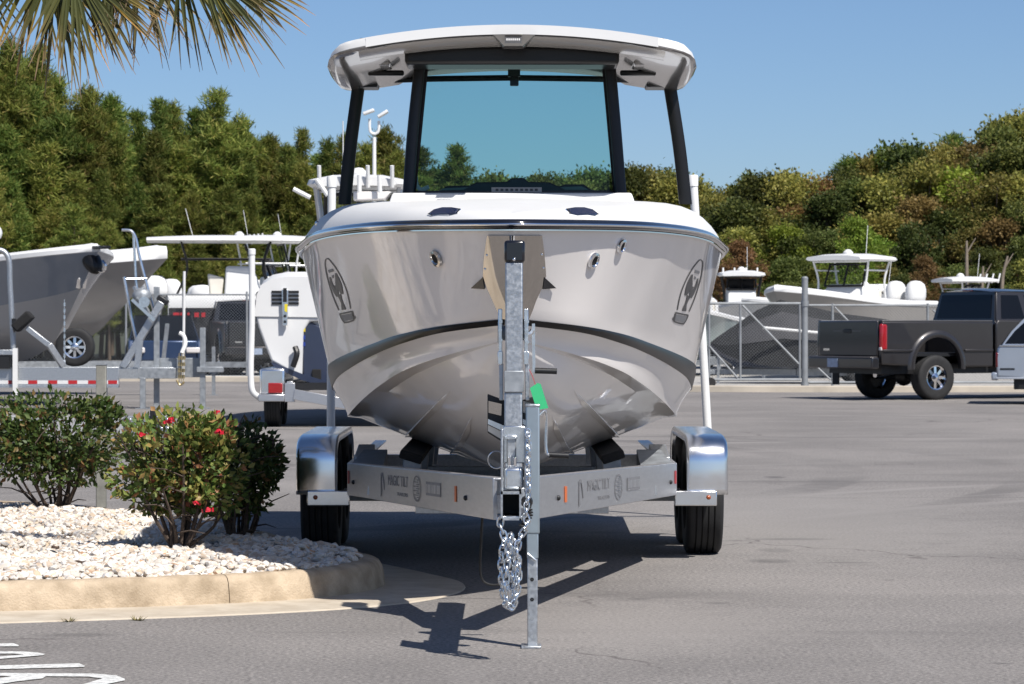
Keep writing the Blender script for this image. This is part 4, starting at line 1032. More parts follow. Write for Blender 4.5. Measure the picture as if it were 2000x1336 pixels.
# pillars
def pillar(a, mid, b, w, d):
    c = crom([a, mid, b], 6); rws = []
    for p in c:
        rws.append([p + Vector((x * w / 2, y_ * d / 2, 0)) for x, y_ in ((-1, -.6), (-.6, -1), (.6, -1), (1, -.6), (1, .6), (.6, 1), (-.6, 1), (-1, .6))])
    return MB().grid(rws, closed_u=True).obj('pillar', blackmet, boat, smooth=50)
for sx, xb, xm, xt in ((-1, 797, 806, 824), (1, 1213, 1203, 1188)):
    pillar(P(xb, 388, 16.62), P(xm, 262, 16.66), P(xt, 92, 16.70), .062, .07)
for sx, xb, xm, xt in ((-1, 673, 684, 703), (1, 1339, 1327, 1305)):
    pillar(P(xb, 399, 18.0), P(xm, 290, 18.0), P(xt, 148, 18.0), .074, .06)
MB().tube([P(703, 158, 18.0), P(850, 154, 18.0), P(1000, 152, 18.0), P(1150, 154, 18.0), P(1305, 158, 18.0)], .018, 10).obj('rear_crossbar', blackmet, boat)
MB().lohi(P(992, 150, 17.6) + Vector((0, -.02, 0)), P(1016, 128, 17.6) + Vector((0, .02, 0))).obj('mirror_stalk', blackplas, boat, bev=.004)
MB().lohi(P(996, 168, 17.6) + Vector((0, -.02, 0)), P(1013, 150, 17.6) + Vector((0, .02, 0))).obj('mirror', blackplas, boat, bev=.006)
# windshield
NY = 11
rows = []
for i in range(NY):
    t = i / (NY - 1); py = 128 + (384 - 128) * t; xl = 829 + (803 - 829) * t; xr = 1183 + (1207 - 1183) * t; r = []
    for k_ in range(13):
        u = k_ / 12; bow = .07 * (1 - (2 * u - 1) ** 2); r.append(P(xl + (xr - xl) * u, py, 16.66 - bow + .04 * (1 - t)))
    rows.append(r)
ws = MB().grid(rows).obj('windshield', glass_teal, boat, smooth=40)
def frit(x0, x1, y0, y1, seg=12):
    rr = []
    for t in (y0, y1):
        r = []
        for k_ in range(seg + 1):
            u = x0 + (x1 - x0) * k_ / seg; py = 128 + 256 * t; xl = 829 - 26 * t; xr = 1183 + 24 * t; bow = .07 * (1 - (2 * u - 1) ** 2)
            r.append(P(xl + (xr - xl) * u, py, 16.655 - bow + .04 * (1 - t)))
        rr.append(r)
    return rr
m = MB(); m.grid(frit(0, 1, .955, 1)); m.grid(frit(0, 1, 0, .012)); m.grid(frit(0, .022, 0, 1, 2)); m.grid(frit(.978, 1, 0, 1, 2)); m.obj('windshield_border', blackplas, ws, smooth=0)
# dash and helm behind the glass
sil = [(806, 392), (806, 374), (862, 372), (872, 363), (918, 362), (932, 356), (990, 355), (998, 348), (1022, 347), (1032, 355), (1072, 356), (1092, 364), (1104, 360), (1140, 360), (1156, 371), (1205, 374), (1205, 392)]
MB().prism([P(x, y_, 16.95) for x, y_ in sil], (0, 0, 0), (0, .35, .01)).obj('dash', blackplas, boat, bev=.008)
for pts in ([(866, 368), (915, 366), (905, 371), (858, 372)], [(1094, 366), (1136, 364), (1150, 371), (1104, 371)]):
    MB().prism([P(x, y_, 16.94) for x, y_ in pts], (0, -.006, 0), (0, .004, 0)).obj('dash_screen', mat('screen_grey', (.10, .11, .12), .2, coat=.4), boat, smooth=0)
np_ = MB().prism([P(960, 366, 16.575), P(1058, 366, 16.575), P(1058, 375.5, 16.575), P(960, 375.5, 16.575)], (0, -.004, 0), (0, .002, 0)).obj('name_plate', mat('plate_grey', (.30, .29, .28), .4, .4, var=.1), boat, smooth=0)
m = MB()
for k_ in range(9): m.prism([P(968 + k_ * 9.6, 368.5, 16.568), P(973.5 + k_ * 9.6, 368.5, 16.568), P(973.5 + k_ * 9.6, 373, 16.568), P(968 + k_ * 9.6, 373, 16.568)], (0, -.002, 0), (0, .001, 0))
m.obj('plate_marks', decalm, np_, smooth=0)
MB().tube(crom([P(812, 345, 16.9), P(814, 362, 16.9), P(822, 370, 16.9), P(838, 365, 16.9)], 4), .012, 8).obj('helm_rail', gelwhite, boat)

# ================================================================== its trailer
trailer = thing('boat_trailer', 'aluminium tandem boat trailer with polished fenders carrying the pale grey boat', 'trailer', (0, 17, 0))
BA, BB, BC = Vector((.075, 13.62, .615)), Vector((.945, 17.8, .492)), Vector((.965, 21.9, .47))
BH = .186
beams = {}
for sx in (-1, 1):
    f = lambda p: Vector((sx * p.x, p.y, p.z))
    for nm, a, b in (('tongue_beam', BA, BB), ('main_beam', BB, BC)):
        m = MB(); a_, b_ = f(a), f(b); m.bar(a_, b_, .02, BH)
        d = (b_ - a_).normalized(); side = d.cross(Vector((0, 0, 1))).normalized() * (-sx if d.cross(Vector((0, 0, 1))).x * sx > 0 else sx) * -1
        side = d.cross(Vector((0, 0, 1))).normalized(); side = side if side.x * sx < 0 else -side     # inward
        for z_ in (BH / 2 - .006, -BH / 2 + .006): m.bar(a_ + side * .035 + Vector((0, 0, z_)), b_ + side * .035 + Vector((0, 0, z_)), .07, .011)
        beams[(nm, sx)] = m.obj(nm, alu, trailer, bev=.003)
def on_beam(sx, t, z_, out=.012):
    p = BA.lerp(BB, t); d = (BB - BA).normalized(); p = Vector((sx * p.x, p.y, p.z)); d = Vector((sx * d.x, d.y, d.z)); n = Vector((sx * d.y, -sx * d.x, 0)).normalized()
    if n.x * sx < 0: n = -n
    return p + n * out + Vector((0, 0, z_)), d, n
def split_letters(me, mt, nm, parent):
    b = bmesh.new(); b.from_mesh(me); seen = set()
    for f0 in b.faces:
        if f0.index in seen: continue
        st_, isl = [f0], []; seen.add(f0.index)
        while st_:
            f = st_.pop(); isl.append(f)
            for v in f.verts:
                for g in v.link_faces:
                    if g.index not in seen: seen.add(g.index); st_.append(g)
        ids = {}; V = []; F = []
        for f in isl:
            for v in f.verts:
                if v.index not in ids: ids[v.index] = len(V); V.append(tuple(v.co))
            F.append([ids[v.index] for v in f.verts])
        m2 = bpy.data.meshes.new(nm); m2.from_pydata(V, [], F); link(nm, m2, mt, parent, 0)
    b.free()
for sx in (-1, 1):
    bo = beams[('tongue_beam', sx)]
    def frame(t, z_):
        p, d, n = on_beam(sx, t, z_, .0125); x = d if sx > 0 else -d; y_ = n.cross(x).normalized(); y_ = y_ if y_.z > 0 else -y_
        return p, x, y_, n
    def put(me, t, z_, w, mt, nm):
        p, x, y_, n = frame(t, z_); xs = [v.co.x for v in me.vertices]; k_ = w / (max(xs) - min(xs))
        me.transform(Matrix.Translation(p) @ Matrix((x, y_, n)).transposed().to_4x4() @ Matrix.Diagonal((k_, 1, 1, 1)) @ Matrix.Translation((-min(xs), 0, 0))); me.transform(Matrix.Translation(-OFF[trailer.name]))
        split_letters(me, mt, nm, bo)
    T = (lambda t: t) if sx > 0 else (lambda t: .985 - t)    # reading order left to right
    for body, sz, t_, dz, wd in (('MAGIC TILT', .078, .325, .0, .62), ('TRAILERS', .026, .39, -.05, .34)):
        me = text_mesh(body, sz)
        put(me, T(t_), dz, wd, decalgrey, 'letter')
    def shape(pts, t, mt, nm):
        p, x, y_, n = frame(t, 0); m = MB(); m.prism([p + x * a + y_ * b for a, b in pts], (0, 0, 0), n * .0012); return m.obj(nm, mt, bo, smooth=0)
    shape([(0, .05), (.03, .062), (.06, .06), (.10, .02), (.12, -.03), (.105, -.03), (.08, .015), (.055, .045), (.03, .045), (.02, .02), (.03, -.06), (.0, -.07)], T(.27), decalgrey, 'swoosh')
    m = MB(); p, x, y_, n = frame(T(.495), .0); cc = p + x * .16
    ring = [[cc + x * (math.cos(a) * q * 1.75) + y_ * (math.sin(a) * q) + n * .001 for q in (.058, .066)] for a in np.linspace(0, 2 * math.pi, 33)]
    m.grid(ring)
    for k_ in range(-4, 5):
        h = .011 * k_; w = 1.75 * math.sqrt(.055 ** 2 - h ** 2) * (.92 if k_ % 2 else .6); m.box(cc + y_ * h + n * .001 + x * (-.02 if k_ % 2 else .03), (w * 1.6, .0055, .001), Matrix((x, y_, n)).transposed())
    m.obj('emblem', decalgrey, bo, smooth=0)
    p, x, y_, n = frame(T(.595), .008); fr = Matrix((x, y_, n)).transposed(); m = MB(); m.box(p + x * .20 + n * .0005, (.40, .068, .001), fr); b_ = m.obj('label_box', decalgrey, bo, smooth=0)
    m = MB()
    for k_ in range(9): m.box(p + x * (.03 + k_ * .042) + n * .0016, (.016 + .008 * (k_ % 3), .042, .001), fr)
    m.obj('label_marks', alu, b_, smooth=0)
    for t, mt, dz in ((T(.19) if sx > 0 else .205, orange_m, 0), (.985, tape_r, .012)):
        p, d, n = on_beam(sx, t, dz, .0135); MB().box(p, (.045 if mt is orange_m else .05, .003, .075), Matrix((d, n, Vector((0, 0, 1)))).transposed()).obj('reflector', mt, bo, smooth=0)
    for t in (.145, .94):
        p, d, n = on_beam(sx, t, -.012, .014); MB().ell(p, (.011, .011, .013), 10, 6).obj('bolt', blackplas, bo)
# crossmembers, axles, bunks
for Y, z_ in ((15.9, .46), (18.05, .44), (19.9, .42), (21.7, .42)):
    hw = .945 if Y > 17.5 else .50
    m = MB(); m.bar((-hw, Y, z_), (hw, Y, z_), .05, .10); m.obj('crossmember', galv, trailer, bev=.004)
for Y in (18.66, 19.52):
    MB().bar((-1.02, Y, .355), (1.02, Y, .355), .075, .075).obj('axle', galvdull, trailer, bev=.004)
for sx in (-1, 1):
    for (x, z0, Y0, Y1) in ((.56, .655, 17.0, 21.6),):
        ang = math.atan2(.33, .95); m = MB(); m.bar((sx * x, Y0, z0), (sx * x, Y1, z0 - .012), .13, .05, up=(sx * -.30, 0, .95)); m.obj('bunk', carpet, trailer, bev=.01)
        for Y in (17.06, 18.6, 20.0, 21.4):
            MB().bar((sx * (x + .01), Y, .42), (sx * (x - .01), Y, z0 - .02), .10, .09, up=(0, 1, 0)).obj('bunk_bracket', galvdull, trailer, bev=.004)
        MB().bar((sx * x, 17.06, .44), (sx * .80, 17.06, .47), .06, .05).obj('bracket_arm', galv, trailer)
    MB().box((sx * .88, 18.35, .60), (.10, .55, .07), Matrix.Rotation(.1, 3, 'X')).obj('step_plate', galv, trailer, bev=.004)
    MB().add([(sx * .74, 17.62, .57), (sx * .74, 18.25, .645), (sx * .88, 18.25, .645), (sx * .93, 17.72, .58), (sx * .74, 17.62, .50), (sx * .74, 18.25, .50), (sx * .88, 18.25, .50), (sx * .93, 17.72, .50)], [(0, 1, 2, 3), (7, 6, 5, 4), (0, 4, 5, 1), (1, 5, 6, 2), (2, 6, 7, 3), (3, 7, 4, 0)]).obj('corner_gusset', galvdull, trailer)
    # brake line loop under the tongue
MB().tube(crom([(-.14, 15.2, .52), (-.155, 15.4, .3), (-.15, 15.5, .10), (-.11, 15.5, .075), (-.02, 15.5, .08)], 6), .006, 6).obj('brake_line', rubber, trailer)
# wheels and fenders
for sx in (-1, 1):
    for Y in (18.66, 19.52):
        wheel(trailer, (sx * 1.155, Y, .355), .355, .225, 'X', .20, alupol, outer=sx, spokes=6)
    pf = crom([(18.10, .385), (18.10, .54), (18.112, .63), (18.16, .685), (18.27, .715), (18.6, .722), (19.09, .722), (19.5, .722), (19.78, .716), (19.93, .68), (20.02, .6), (20.06, .385)] and
              [(0, a, b) for a, b in [(18.10, .385), (18.10, .54), (18.112, .63), (18.16, .685), (18.27, .715), (18.6, .722), (19.09, .722), (19.5, .722), (19.78, .716), (19.93, .68), (20.02, .6), (20.06, .385)]], 5)
    xi, xo = sx * 1.03, sx * 1.265; m = MB(); rr = []
    for i, p in enumerate(pf):
        t = (pf[min(i + 1, len(pf) - 1)] - pf[max(i - 1, 0)]).normalized(); nn = Vector((0, -t.z, t.y)); q = p + nn * .004; s_ = sx * .016
        rr.append([(xi, p.y - nn.y * .03, p.z - nn.z * .03), (xi, p.y, p.z), (xi + s_ * .3, q.y + nn.y * .006, q.z + nn.z * .006), (xi + s_, q.y + nn.y * .008, q.z + nn.z * .008), (xo - s_, q.y + nn.y * .008, q.z + nn.z * .008), (xo, p.y, p.z), (xo + s_ * .5, p.y - nn.y * .012, p.z - nn.z * .012), (xo + s_ * .5, p.y - nn.y * .055, p.z - nn.z * .055)])
    m.grid(rr); fo = m.obj('fender', alupol, trailer, smooth=60); sd = fo.modifiers.new('thick', 'SOLIDIFY'); sd.thickness = .004
    m = MB().lohi((sx * .955, 18.05, .322), (sx * 1.205, 18.17, .410)); br = m.obj('fender_step', alupol, trailer, bev=.006)
    c = Vector((sx * 1.155, 18.048, .372)); MB().ell(c, (.014, .01, .014), 12, 8).obj('marker_light', amber_m, br)
    # guide post at the stern
    if sx > 0: pa, pb = P(1385, 846, 21.95), P(1354, 350, 21.95)
    else: pa, pb = P(646, 846, 21.95), P(648, 352, 21.95)
    pa2 = pa.copy(); pa2.z = .45
    gp = MB().tube([pa2, pa2.lerp(pb, .98)], .030, 14).obj('guide_post', pvc if sx > 0 else pvc, trailer)
    MB().lathe([(.001, .03), (.03, .03), (.036, .02), (.036, -.05), (.03, -.052)], pb, 'Z', 16).obj('post_cap', pvc, gp)
    MB().bar((sx * .965, 21.95, .43), (pa2.x, 21.95, .43), .05, .05).obj('post_bracket', galv, trailer)
# tongue tube, open at the front
m = MB(); cx = -.004
for a, b in (((cx - .042, 12.6, .585), (cx - .034, 14.9, .70)), ((cx + .034, 12.6, .585), (cx + .042, 14.9, .70)), ((cx - .042, 12.6, .692), (cx + .042, 14.9, .700)), ((cx - .042, 12.6, .585), (cx + .042, 14.9, .593))):
    m.lohi(a, b)
tg = m.obj('tongue', galv, trailer, smooth=20)
MB().lohi((cx - .034, 12.95, .593), (cx + .034, 13.0, .692)).obj('tongue_bore_shade', blackplas, tg)  # black block standing for the shade inside the open tube
# folded coupler standing on the tongue
m = MB(); m.lohi(P(984, 955, 12.72) + Vector((0, -.05, 0)), P(1022, 912, 12.72) + Vector((0, .08, 0))); cp = m.obj('coupler', zinc, trailer, bev=.014, seg=3)
MB().lohi(P(983, 905, 12.78), P(1026, 832, 12.78) + Vector((0, .03, 0))).obj('hinge_plate', zinc, cp, bev=.004)
MB().lohi(P(990, 908, 12.75), P(1008, 850, 12.75) + Vector((0, .03, 0))).obj('latch_lever', galv, cp, bev=.004)
MB().lohi(P(986, 858, 12.74), P(1010, 852, 12.74) + Vector((0, .04, 0))).obj('latch_bar', zinc, cp, bev=.002)
for x0 in (978, 1024):
    MB().lohi(P(x0, 962, 12.66), P(x0 + 5, 838, 12.66) + Vector((0, .25, 0))).obj('coupler_cheek', galv, cp, bev=.003)
for k_, py in enumerate((846, 872, 896, 920, 945)):
    MB().lathe([(.001, -.012), (.011, -.012), (.011, .002), (.006, .004), (.006, .012), (.001, .012)], P(1031, py, 12.7), 'X', 6).obj('bolt', zinc, cp, smooth=20)
for px in (992, 1003):
    MB().lohi(P(px, 911, 12.70), P(px + 6, 893, 12.70) + Vector((0, .04, 0))).obj('latch_tooth', chrome, cp, bev=.002)
m = MB(); c0 = P(969, 898, 12.8)
m.tube([c0 + Vector((.034 * math.cos(a), .012 * math.sin(2 * a), .036 * math.sin(a))) for a in np.linspace(0.3, 6.0, 26)], .0028, 6); m.obj('safety_pin', zinc, cp)
MB().lohi(P(976, 1008, 12.62), P(1026, 1016, 12.62) + Vector((0, .06, 0))).obj('chain_plate', zinc, tg, bev=.003)
# connector plug and coiled cable
pl_ = MB().lathe([(.001, -.03), (.022, -.03), (.026, -.01), (.026, .012), (.018, .02), (.001, .02)], P(1029, 980, 12.9), 'Y', 14).obj('plug', blackplas, trailer)
coil = [P(1031, 990 + 38 * t, 12.92) + Vector((.012 * math.cos(t * 44) + .012 * math.sin(3 * t) - .03 * t * t, .012 * math.sin(t * 44), 0)) for t in np.linspace(0, 1, 90)]
MB().tube(coil, .0045, 5).obj('coil_cable', rubber, pl_)
# safety chains: hanging loops of links
def chain(path, nm='safety_chain', ll=.044, wd=.025, r=.0045):
    path = [Vector(p) for p in path]; seg = [0]
    for a, b in zip(path, path[1:]): seg.append(seg[-1] + (b - a).length)
    m = MB(); s = 0; k_ = 0; step = ll * .70
    def at(q):
        q = min(max(q, 0), seg[-1] - 1e-4)
        for i in range(len(path) - 1):
            if seg[i + 1] >= q: return path[i].lerp(path[i + 1], (q - seg[i]) / max(seg[i + 1] - seg[i], 1e-6))
    while s + step < seg[-1]:
        a, b = at(s), at(s + step); c = (a + b) / 2; d = (b - a).normalized(); x = d.orthogonal().normalized(); y_ = d.cross(x)
        ang = (k_ % 2) * math.pi / 2 + .5 + random.uniform(-.3, .3); w = x * math.cos(ang) + y_ * math.sin(ang); pts = []
        for i in range(13):
            t = 2 * math.pi * i / 12; pts.append(c + w * (wd / 2) * math.cos(t) + d * ((ll - wd) / 2 * (1 if math.sin(t) > 0 else -1) * min(1, abs(math.sin(t)) * 3) + wd / 2 * math.sin(t)))
        m.tube(pts, r, 6, caps=False); s += step; k_ += 1
    return m.obj(nm, zinc, trailer, smooth=60, recalc=False)
def hang(pts): return crom([P(x, y_, 12.62 + dy) for x, y_, dy in pts], 8)
chain(hang([(978, 1012, 0), (977, 1030, .0), (986, 1048, -.01), (980, 1080, 0), (979, 1120, 0), (983, 1160, .02), (992, 1188, .02), (1000, 1178, .03), (1006, 1140, .03), (1008, 1090, .03), (1004, 1060, .02), (998, 1040, .01)]))
chain(hang([(1026, 1006, 0), (1030, 1025, 0), (1018, 1045, 0), (1010, 1070, -.02), (1013, 1110, -.02), (1011, 1150, -.02), (1003, 1182, -.02), (995, 1190, -.02), (989, 1150, -.03), (990, 1110, -.03), (994, 1070, -.03), (1000, 1046, -.02)]))
chain(hang([(1031, 840, .02), (1032, 880, .02), (1031, 915, .02), (1033, 955, .01), (1028, 990, 0), (1027, 1010, 0)]), ll=.036, wd=.022, r=.004)
chain(hang([(997, 1044, .03), (995, 1080, .03), (998, 1120, .03), (1000, 1150, .03)]), ll=.045)
# jack
J = 13.2; jx = lambda px: (px - 1000) / FPX * J
jz = lambda py: CAMH - (py - HORIZON) / FPX * J
m = MB().lohi((jx(1027), J - .031, jz(1042)), (jx(1054), J + .031, jz(791))); jk = m.obj('jack', mat('jack_zinc', (.36, .42, .46), .42, .7, var=.08, vscale=5, rvar=.08), trailer, bev=.007, seg=3)
MB().lohi((jx(1026), J - .033, jz(795)), (jx(1055), J + .033, jz(789))).obj('jack_cap', galv, jk, bev=.004)
m = MB().lohi((jx(1029), J - .027, jz(1090)), (jx(1051.5), J + .027, jz(1040))); m.obj('jack_sleeve', MATS['jack_zinc'], jk, bev=.004)
m = MB().lohi((jx(1030), J - .0235, .006), (jx(1050), J + .0235, jz(1088))); leg = m.obj('jack_leg', galv, jk, bev=.004)
for py in (1131, 1170, 1207, 1243):
    MB().lathe([(.001, -.0245), (.0085, -.0245), (.0085, -.0235)], (jx(1039), J, jz(py)), 'Y', 14).obj('pin_hole', blackplas if py < 1200 else galvdull, leg, smooth=0)
MB().lohi((jx(1018), J - .06, .0), (jx(1057), J + .06, .012)).obj('jack_foot', galv, jk, bev=.003)
MB().tube([(jx(1030), J - .035, jz(1080)), (jx(1038), J - .036, jz(1086)), (jx(1046), J - .035, jz(1093))], .005, 6).obj('drop_pin', zinc, jk)
MB().tube(crom([(jx(1054), J + .02, jz(812)), (jx(1064), J + .02, jz(803)), (jx(1067), J + .03, jz(815)), (jx(1067), J + .03, jz(880)), (jx(1070), J + .03, jz(888)), (jx(1076), J + .03, jz(889))], 5), .0062, 8).obj('jack_crank', zinc, jk)
MB().tube([(jx(1073), J + .03, jz(889)), (jx(1111), J + .03, jz(891))], .0125, 12).obj('crank_grip', blackplas, jk)
MB().lohi((-.05, J - .06, .60), (jx(1030), J + .06, .69)).obj('jack_bracket', galv, jk, bev=.004)
# winch stand
W0 = 14.0; wx = lambda px: (px - 1000) / FPX * W0
wz = lambda py: CAMH - (py - HORIZON) / FPX * W0
m = MB().lohi((wx(985), W0 - .04, .70), (wx(1020), W0 + .04, wz(765))); wp = m.obj('winch_post', galv, trailer, bev=.007)
MB().lohi((wx(987), W0 - .042, wz(766)), (wx(1021), W0 + .04, wz(512))).obj('upper_post', galv, wp, bev=.007)
MB().lohi((wx(984.5), W0 - .048, wz(766)), (wx(1023), W0 + .046, wz(724))).obj('post_sleeve', galvdull, wp, bev=.004)
MB().lohi((wx(985), W0 - .05, wz(513)), (wx(1025), W0 + .16, wz(470))).obj('bow_stop', mat('bow_stop_black', (.008, .009, .014), .2, coat=.4), wp, bev=.012)
MB().ell((wx(1004), W0 - .052, wz(507)), (.008, .006, .008), 10, 6).obj('bolt', chrome, wp)
for x0, x1 in ((973, 981), (1024, 1032)):
    MB().lohi((wx(x0), W0 + .03, wz(690)), (wx(x1), W0 + .14, wz(603))).obj('winch_plate', zinc, wp, bev=.003)
    MB().lohi((wx(x0 - 1), W0 + .0, wz(712)), (wx(x1 + 1), W0 + .10, wz(686))).obj('winch_foot', zinc, wp, bev=.003)
    MB().lohi((wx(x0 + 2), W0 + .01, wz(782)), (wx(x1 + 2), W0 + .06, wz(710))).obj('winch_rail', galv, wp, bev=.003)
MB().lathe([(.001, wx(972)), (.05, wx(972)), (.05, wx(975)), (.035, wx(976)), (.035, wx(1028)), (.05, wx(1029)), (.05, wx(1032)), (.001, wx(1032))], (0, W0 + .09, wz(650)), 'X', 20).obj('winch_drum', galvdull, wp)
for px, py in ((978, 628), (977, 645), (1030, 628), (1029, 648), (978, 664), (1030, 668)):
    MB().lathe([(.001, -.016), (.009, -.016), (.009, .016), (.001, .016)], (wx(px), W0 + .02, wz(py)), 'Y', 6).obj('bolt', zinc, wp, smooth=20)
MB().tube([(wx(1032), W0 + .05, wz(655)), (wx(1040), W0 + .05, wz(650)), (wx(1042), W0 + .05, wz(645))], .016, 8).obj('gear_hub', zinc, wp)
MB().bar((wx(1042), W0 + .04, wz(632)), (wx(1043), W0 + .04, wz(728)), .014, .005, up=(0, 1, 0)).obj('winch_crank', zinc, wp)
cg = MB(); cg.tube([(wx(1045), W0 + .03, wz(724)), (wx(1088), W0 + .03, wz(725.5))], .0135, 12)
cg.obj('crank_grip', blackplas, wp)
# angled brace box on the post
for sx, x0, x1 in ((-1, 952, 985), (1, 1020, 1052)):
    a = [(x0, 770), (x1, 782), (x1, 866), (x0, 845)] if sx < 0 else [(x0, 782), (x1, 772), (x1, 845), (x0, 866)]
    bx_ = MB().prism([P(x, y_, 14.08) for x, y_ in a], (0, 0, 0), (0, .10, 0)).obj('brace_plate', blackplas, wp, bev=.004)
    cxp = (x0 + x1) / 2
    MB().prism([P(x0 + 2, 783, 14.07), P(x1 - 5, 789, 14.07), P(x1 - 6, 812, 14.07), P(x0 + 2, 806, 14.07)], (0, -.004, 0), (0, .004, 0)).obj('brace_window', stainless, bx_, smooth=0)
    MB().prism([P(x0 + 1, 818, 14.07), P(x1 - 1, 831, 14.07), P(x1 - 1, 843, 14.07), P(x0 + 1, 828, 14.07)], (0, -.02, 0), (0, .004, 0)).obj('brace_bar', zinc, bx_, smooth=0)
    MB().prism([P(x0 + 1, 830, 14.07), P(x1 - 1, 845, 14.07), P(x1 - 1, 861, 14.07), P(x0 + 1, 842, 14.07)], (0, -.004, 0), (0, .004, 0)).obj('brace_label', gelcream, bx_, smooth=0)
# winch strap to the bow eye
MB().bar((0, W0 + .12, wz(640)), (0, 14.66, 1.38), .05, .004).obj('winch_strap', blackplas, wp)
# green tag on a cord
tgp = [P(1035, 758, 13.98), P(1050, 748, 13.98), P(1056, 750, 13.98), P(1071, 797, 13.98), P(1053, 800, 13.98), P(1047, 797, 13.98)]
tagob = thing('paper_tag', 'bright green paper tag hanging from the winch stand', 'tag', P(1060, 800, 13.98))
tm = MB().prism(tgp, (0, -.001, 0), (0, .001, 0)); tm.obj('sheet', green_m, tagob, smooth=0)
MB().tube([P(1046, 752, 13.98), P(1040, 735, 13.99), P(1034, 722, 14.0)], .0016, 5).obj('cord', tape_r, tagob)
# ================================================================== chain-link fences
fence_m = mat('fence_galvanised', (0.30, 0.315, 0.33), 0.55, 0.4, var=0.15)
def wire_mesh(parent, x0, x1, Y, z0, z1, pitch=.070, r=.0028):
    V, F = [], []; h = z1 - z0; n = 0
    def wire(a, b):
        nonlocal n
        d = (b - a); d = d / np.linalg.norm(d); s = np.array([d[2], 0, -d[0]]) * r; q = np.array([0, r, 0])
        for p in (a, b): V.extend([p + s, p - s * .5 + q, p - s * .5 - q])
        F.extend([(n, n + 1, n + 4, n + 3), (n + 1, n + 2, n + 5, n + 4), (n + 2, n, n + 3, n + 5)]); n += 6
    k_ = x0 - h
    while k_ < x1:
        for sg_ in (1, -1):
            if sg_ > 0: a = [k_, z0]; b = [k_ + h, z1]
            else: a = [k_, z1]; b = [k_ + h, z0]
            def clip(p, q):
                if p[0] < x0: t = (x0 - p[0]) / (q[0] - p[0]); p = [x0, p[1] + (q[1] - p[1]) * t]
                if q[0] > x1: t = (x1 - p[0]) / (q[0] - p[0]); q = [x1, p[1] + (q[1] - p[1]) * t]
                return p, q
            if b[0] > x0 and a[0] < x1:
                a, b = clip(a, b)
                if b[0] - a[0] > .01: wire(np.array([a[0], Y + sg_ * r, a[1]]), np.array([b[0], Y + sg_ * r, b[1]]))
        k_ += pitch
    o = mesh_np('wire_mesh', np.array(V) - np.array(OFF[parent.name]), np.array(F), fence_m, parent, smooth=60); o['kind'] = 'stuff'
    return o
def fx(px, Y): return (px - 1000) / FPX * Y
Y = 67.0; sc = Y / FPX
fr = thing('chain_link_gate', 'galvanised chain-link sliding gate panel with diagonal braces left of the tall post', 'gate', (fx(1475, Y), Y, 0))
x0, x1 = fx(1372, Y), fx(1564, Y)
for z_ in (1.84, .18): MB().tube([(x0, Y, z_), (x1, Y, z_)], .03, 10).obj('rail', fence_m, fr)
for px in (1385, 1446, 1562): MB().tube([(fx(px, Y), Y, .15), (fx(px, Y), Y, 1.84)], .026, 10).obj('upright', fence_m, fr)
MB().tube([(fx(1450, Y), Y - .02, 1.80), (fx(1560, Y), Y - .02, .52)], .022, 8).obj('brace', fence_m, fr)
MB().tube([(fx(1386, Y), Y - .02, .90), (fx(1440, Y), Y - .02, .22)], .022, 8).obj('brace', fence_m, fr)
wire_mesh(fr, x0, x1, Y + .03, .18, 1.84)
MB().lathe([(.001, -.03), (.11, -.03), (.11, .03), (.001, .03)], (fx(1388, Y), Y - .02, .115), 'Y', 20).obj('gate_wheel', rubber, fr)
fr = thing('gate_post', 'tall thick galvanised fence post left of the dark pickup', 'post', (fx(1572, Y), Y, 0))
MB().tube([(fx(1572, Y), Y, 0), (fx(1572, Y), Y, 2.4)], .068, 14).obj('shaft', fence_m, fr)
MB().lathe([(.001, .03), (.05, .025), (.072, .0), (.072, -.04), (.068, -.04)], (fx(1572, Y), Y, 2.4), 'Z', 16).obj('cap', fence_m, fr)
MB().lathe([(.07, 0), (.085, .0), (.085, .12), (.07, .12)], (fx(1572, Y), Y, 1.78), 'Z', 16).obj('collar', fence_m, fr)
MB().lathe([(.07, 0), (.085, .0), (.085, .10), (.07, .10)], (fx(1572, Y), Y, .02), 'Z', 16).obj('collar', fence_m, fr)
fr = thing('chain_link_fence', 'chain-link fence behind the dark pickup', 'fence', (fx(1800, Y), Y, 0))
x0, x1 = fx(1580, Y), fx(2350, Y)
for z_ in (1.80, .12): MB().tube([(x0, Y, z_), (x1, Y, z_)], .026, 10).obj('rail', fence_m, fr)
for px in (1626, 1812, 2000, 2190): MB().tube([(fx(px, Y), Y, 0), (fx(px, Y), Y, 1.84)], .03, 10).obj('fence_post', fence_m, fr)
for a, b, c, d in ((1630, 1.76, 1740, .5), (1580, .62, 1622, .18), (1822, 1.7, 1930, .5)): MB().tube([(fx(a, Y), Y - .02, b), (fx(c, Y), Y - .02, d)], .02, 8).obj('brace', fence_m, fr)
wire_mesh(fr, x0, x1, Y + .03, .1, 1.8)
Y = 76.0
fr = thing('chain_link_fence', 'chain-link fence in front of the black-hulled boat', 'fence', (fx(480, Y), Y, 0))
x0, x1 = fx(-60, Y), fx(690, Y)
for z_ in (2.12, .10): MB().tube([(x0, Y, z_), (x1, Y, z_)], .022, 10).obj('rail', fence_m, fr)
for px in (-40, 110, 246, 358, 482, 606): MB().tube([(fx(px, Y), Y, 0), (fx(px, Y), Y, 2.2)], .028, 10).obj('fence_post', fence_m, fr)
wire_mesh(fr, x0, x1, Y + .03, .1, 2.12, .078, .0036)

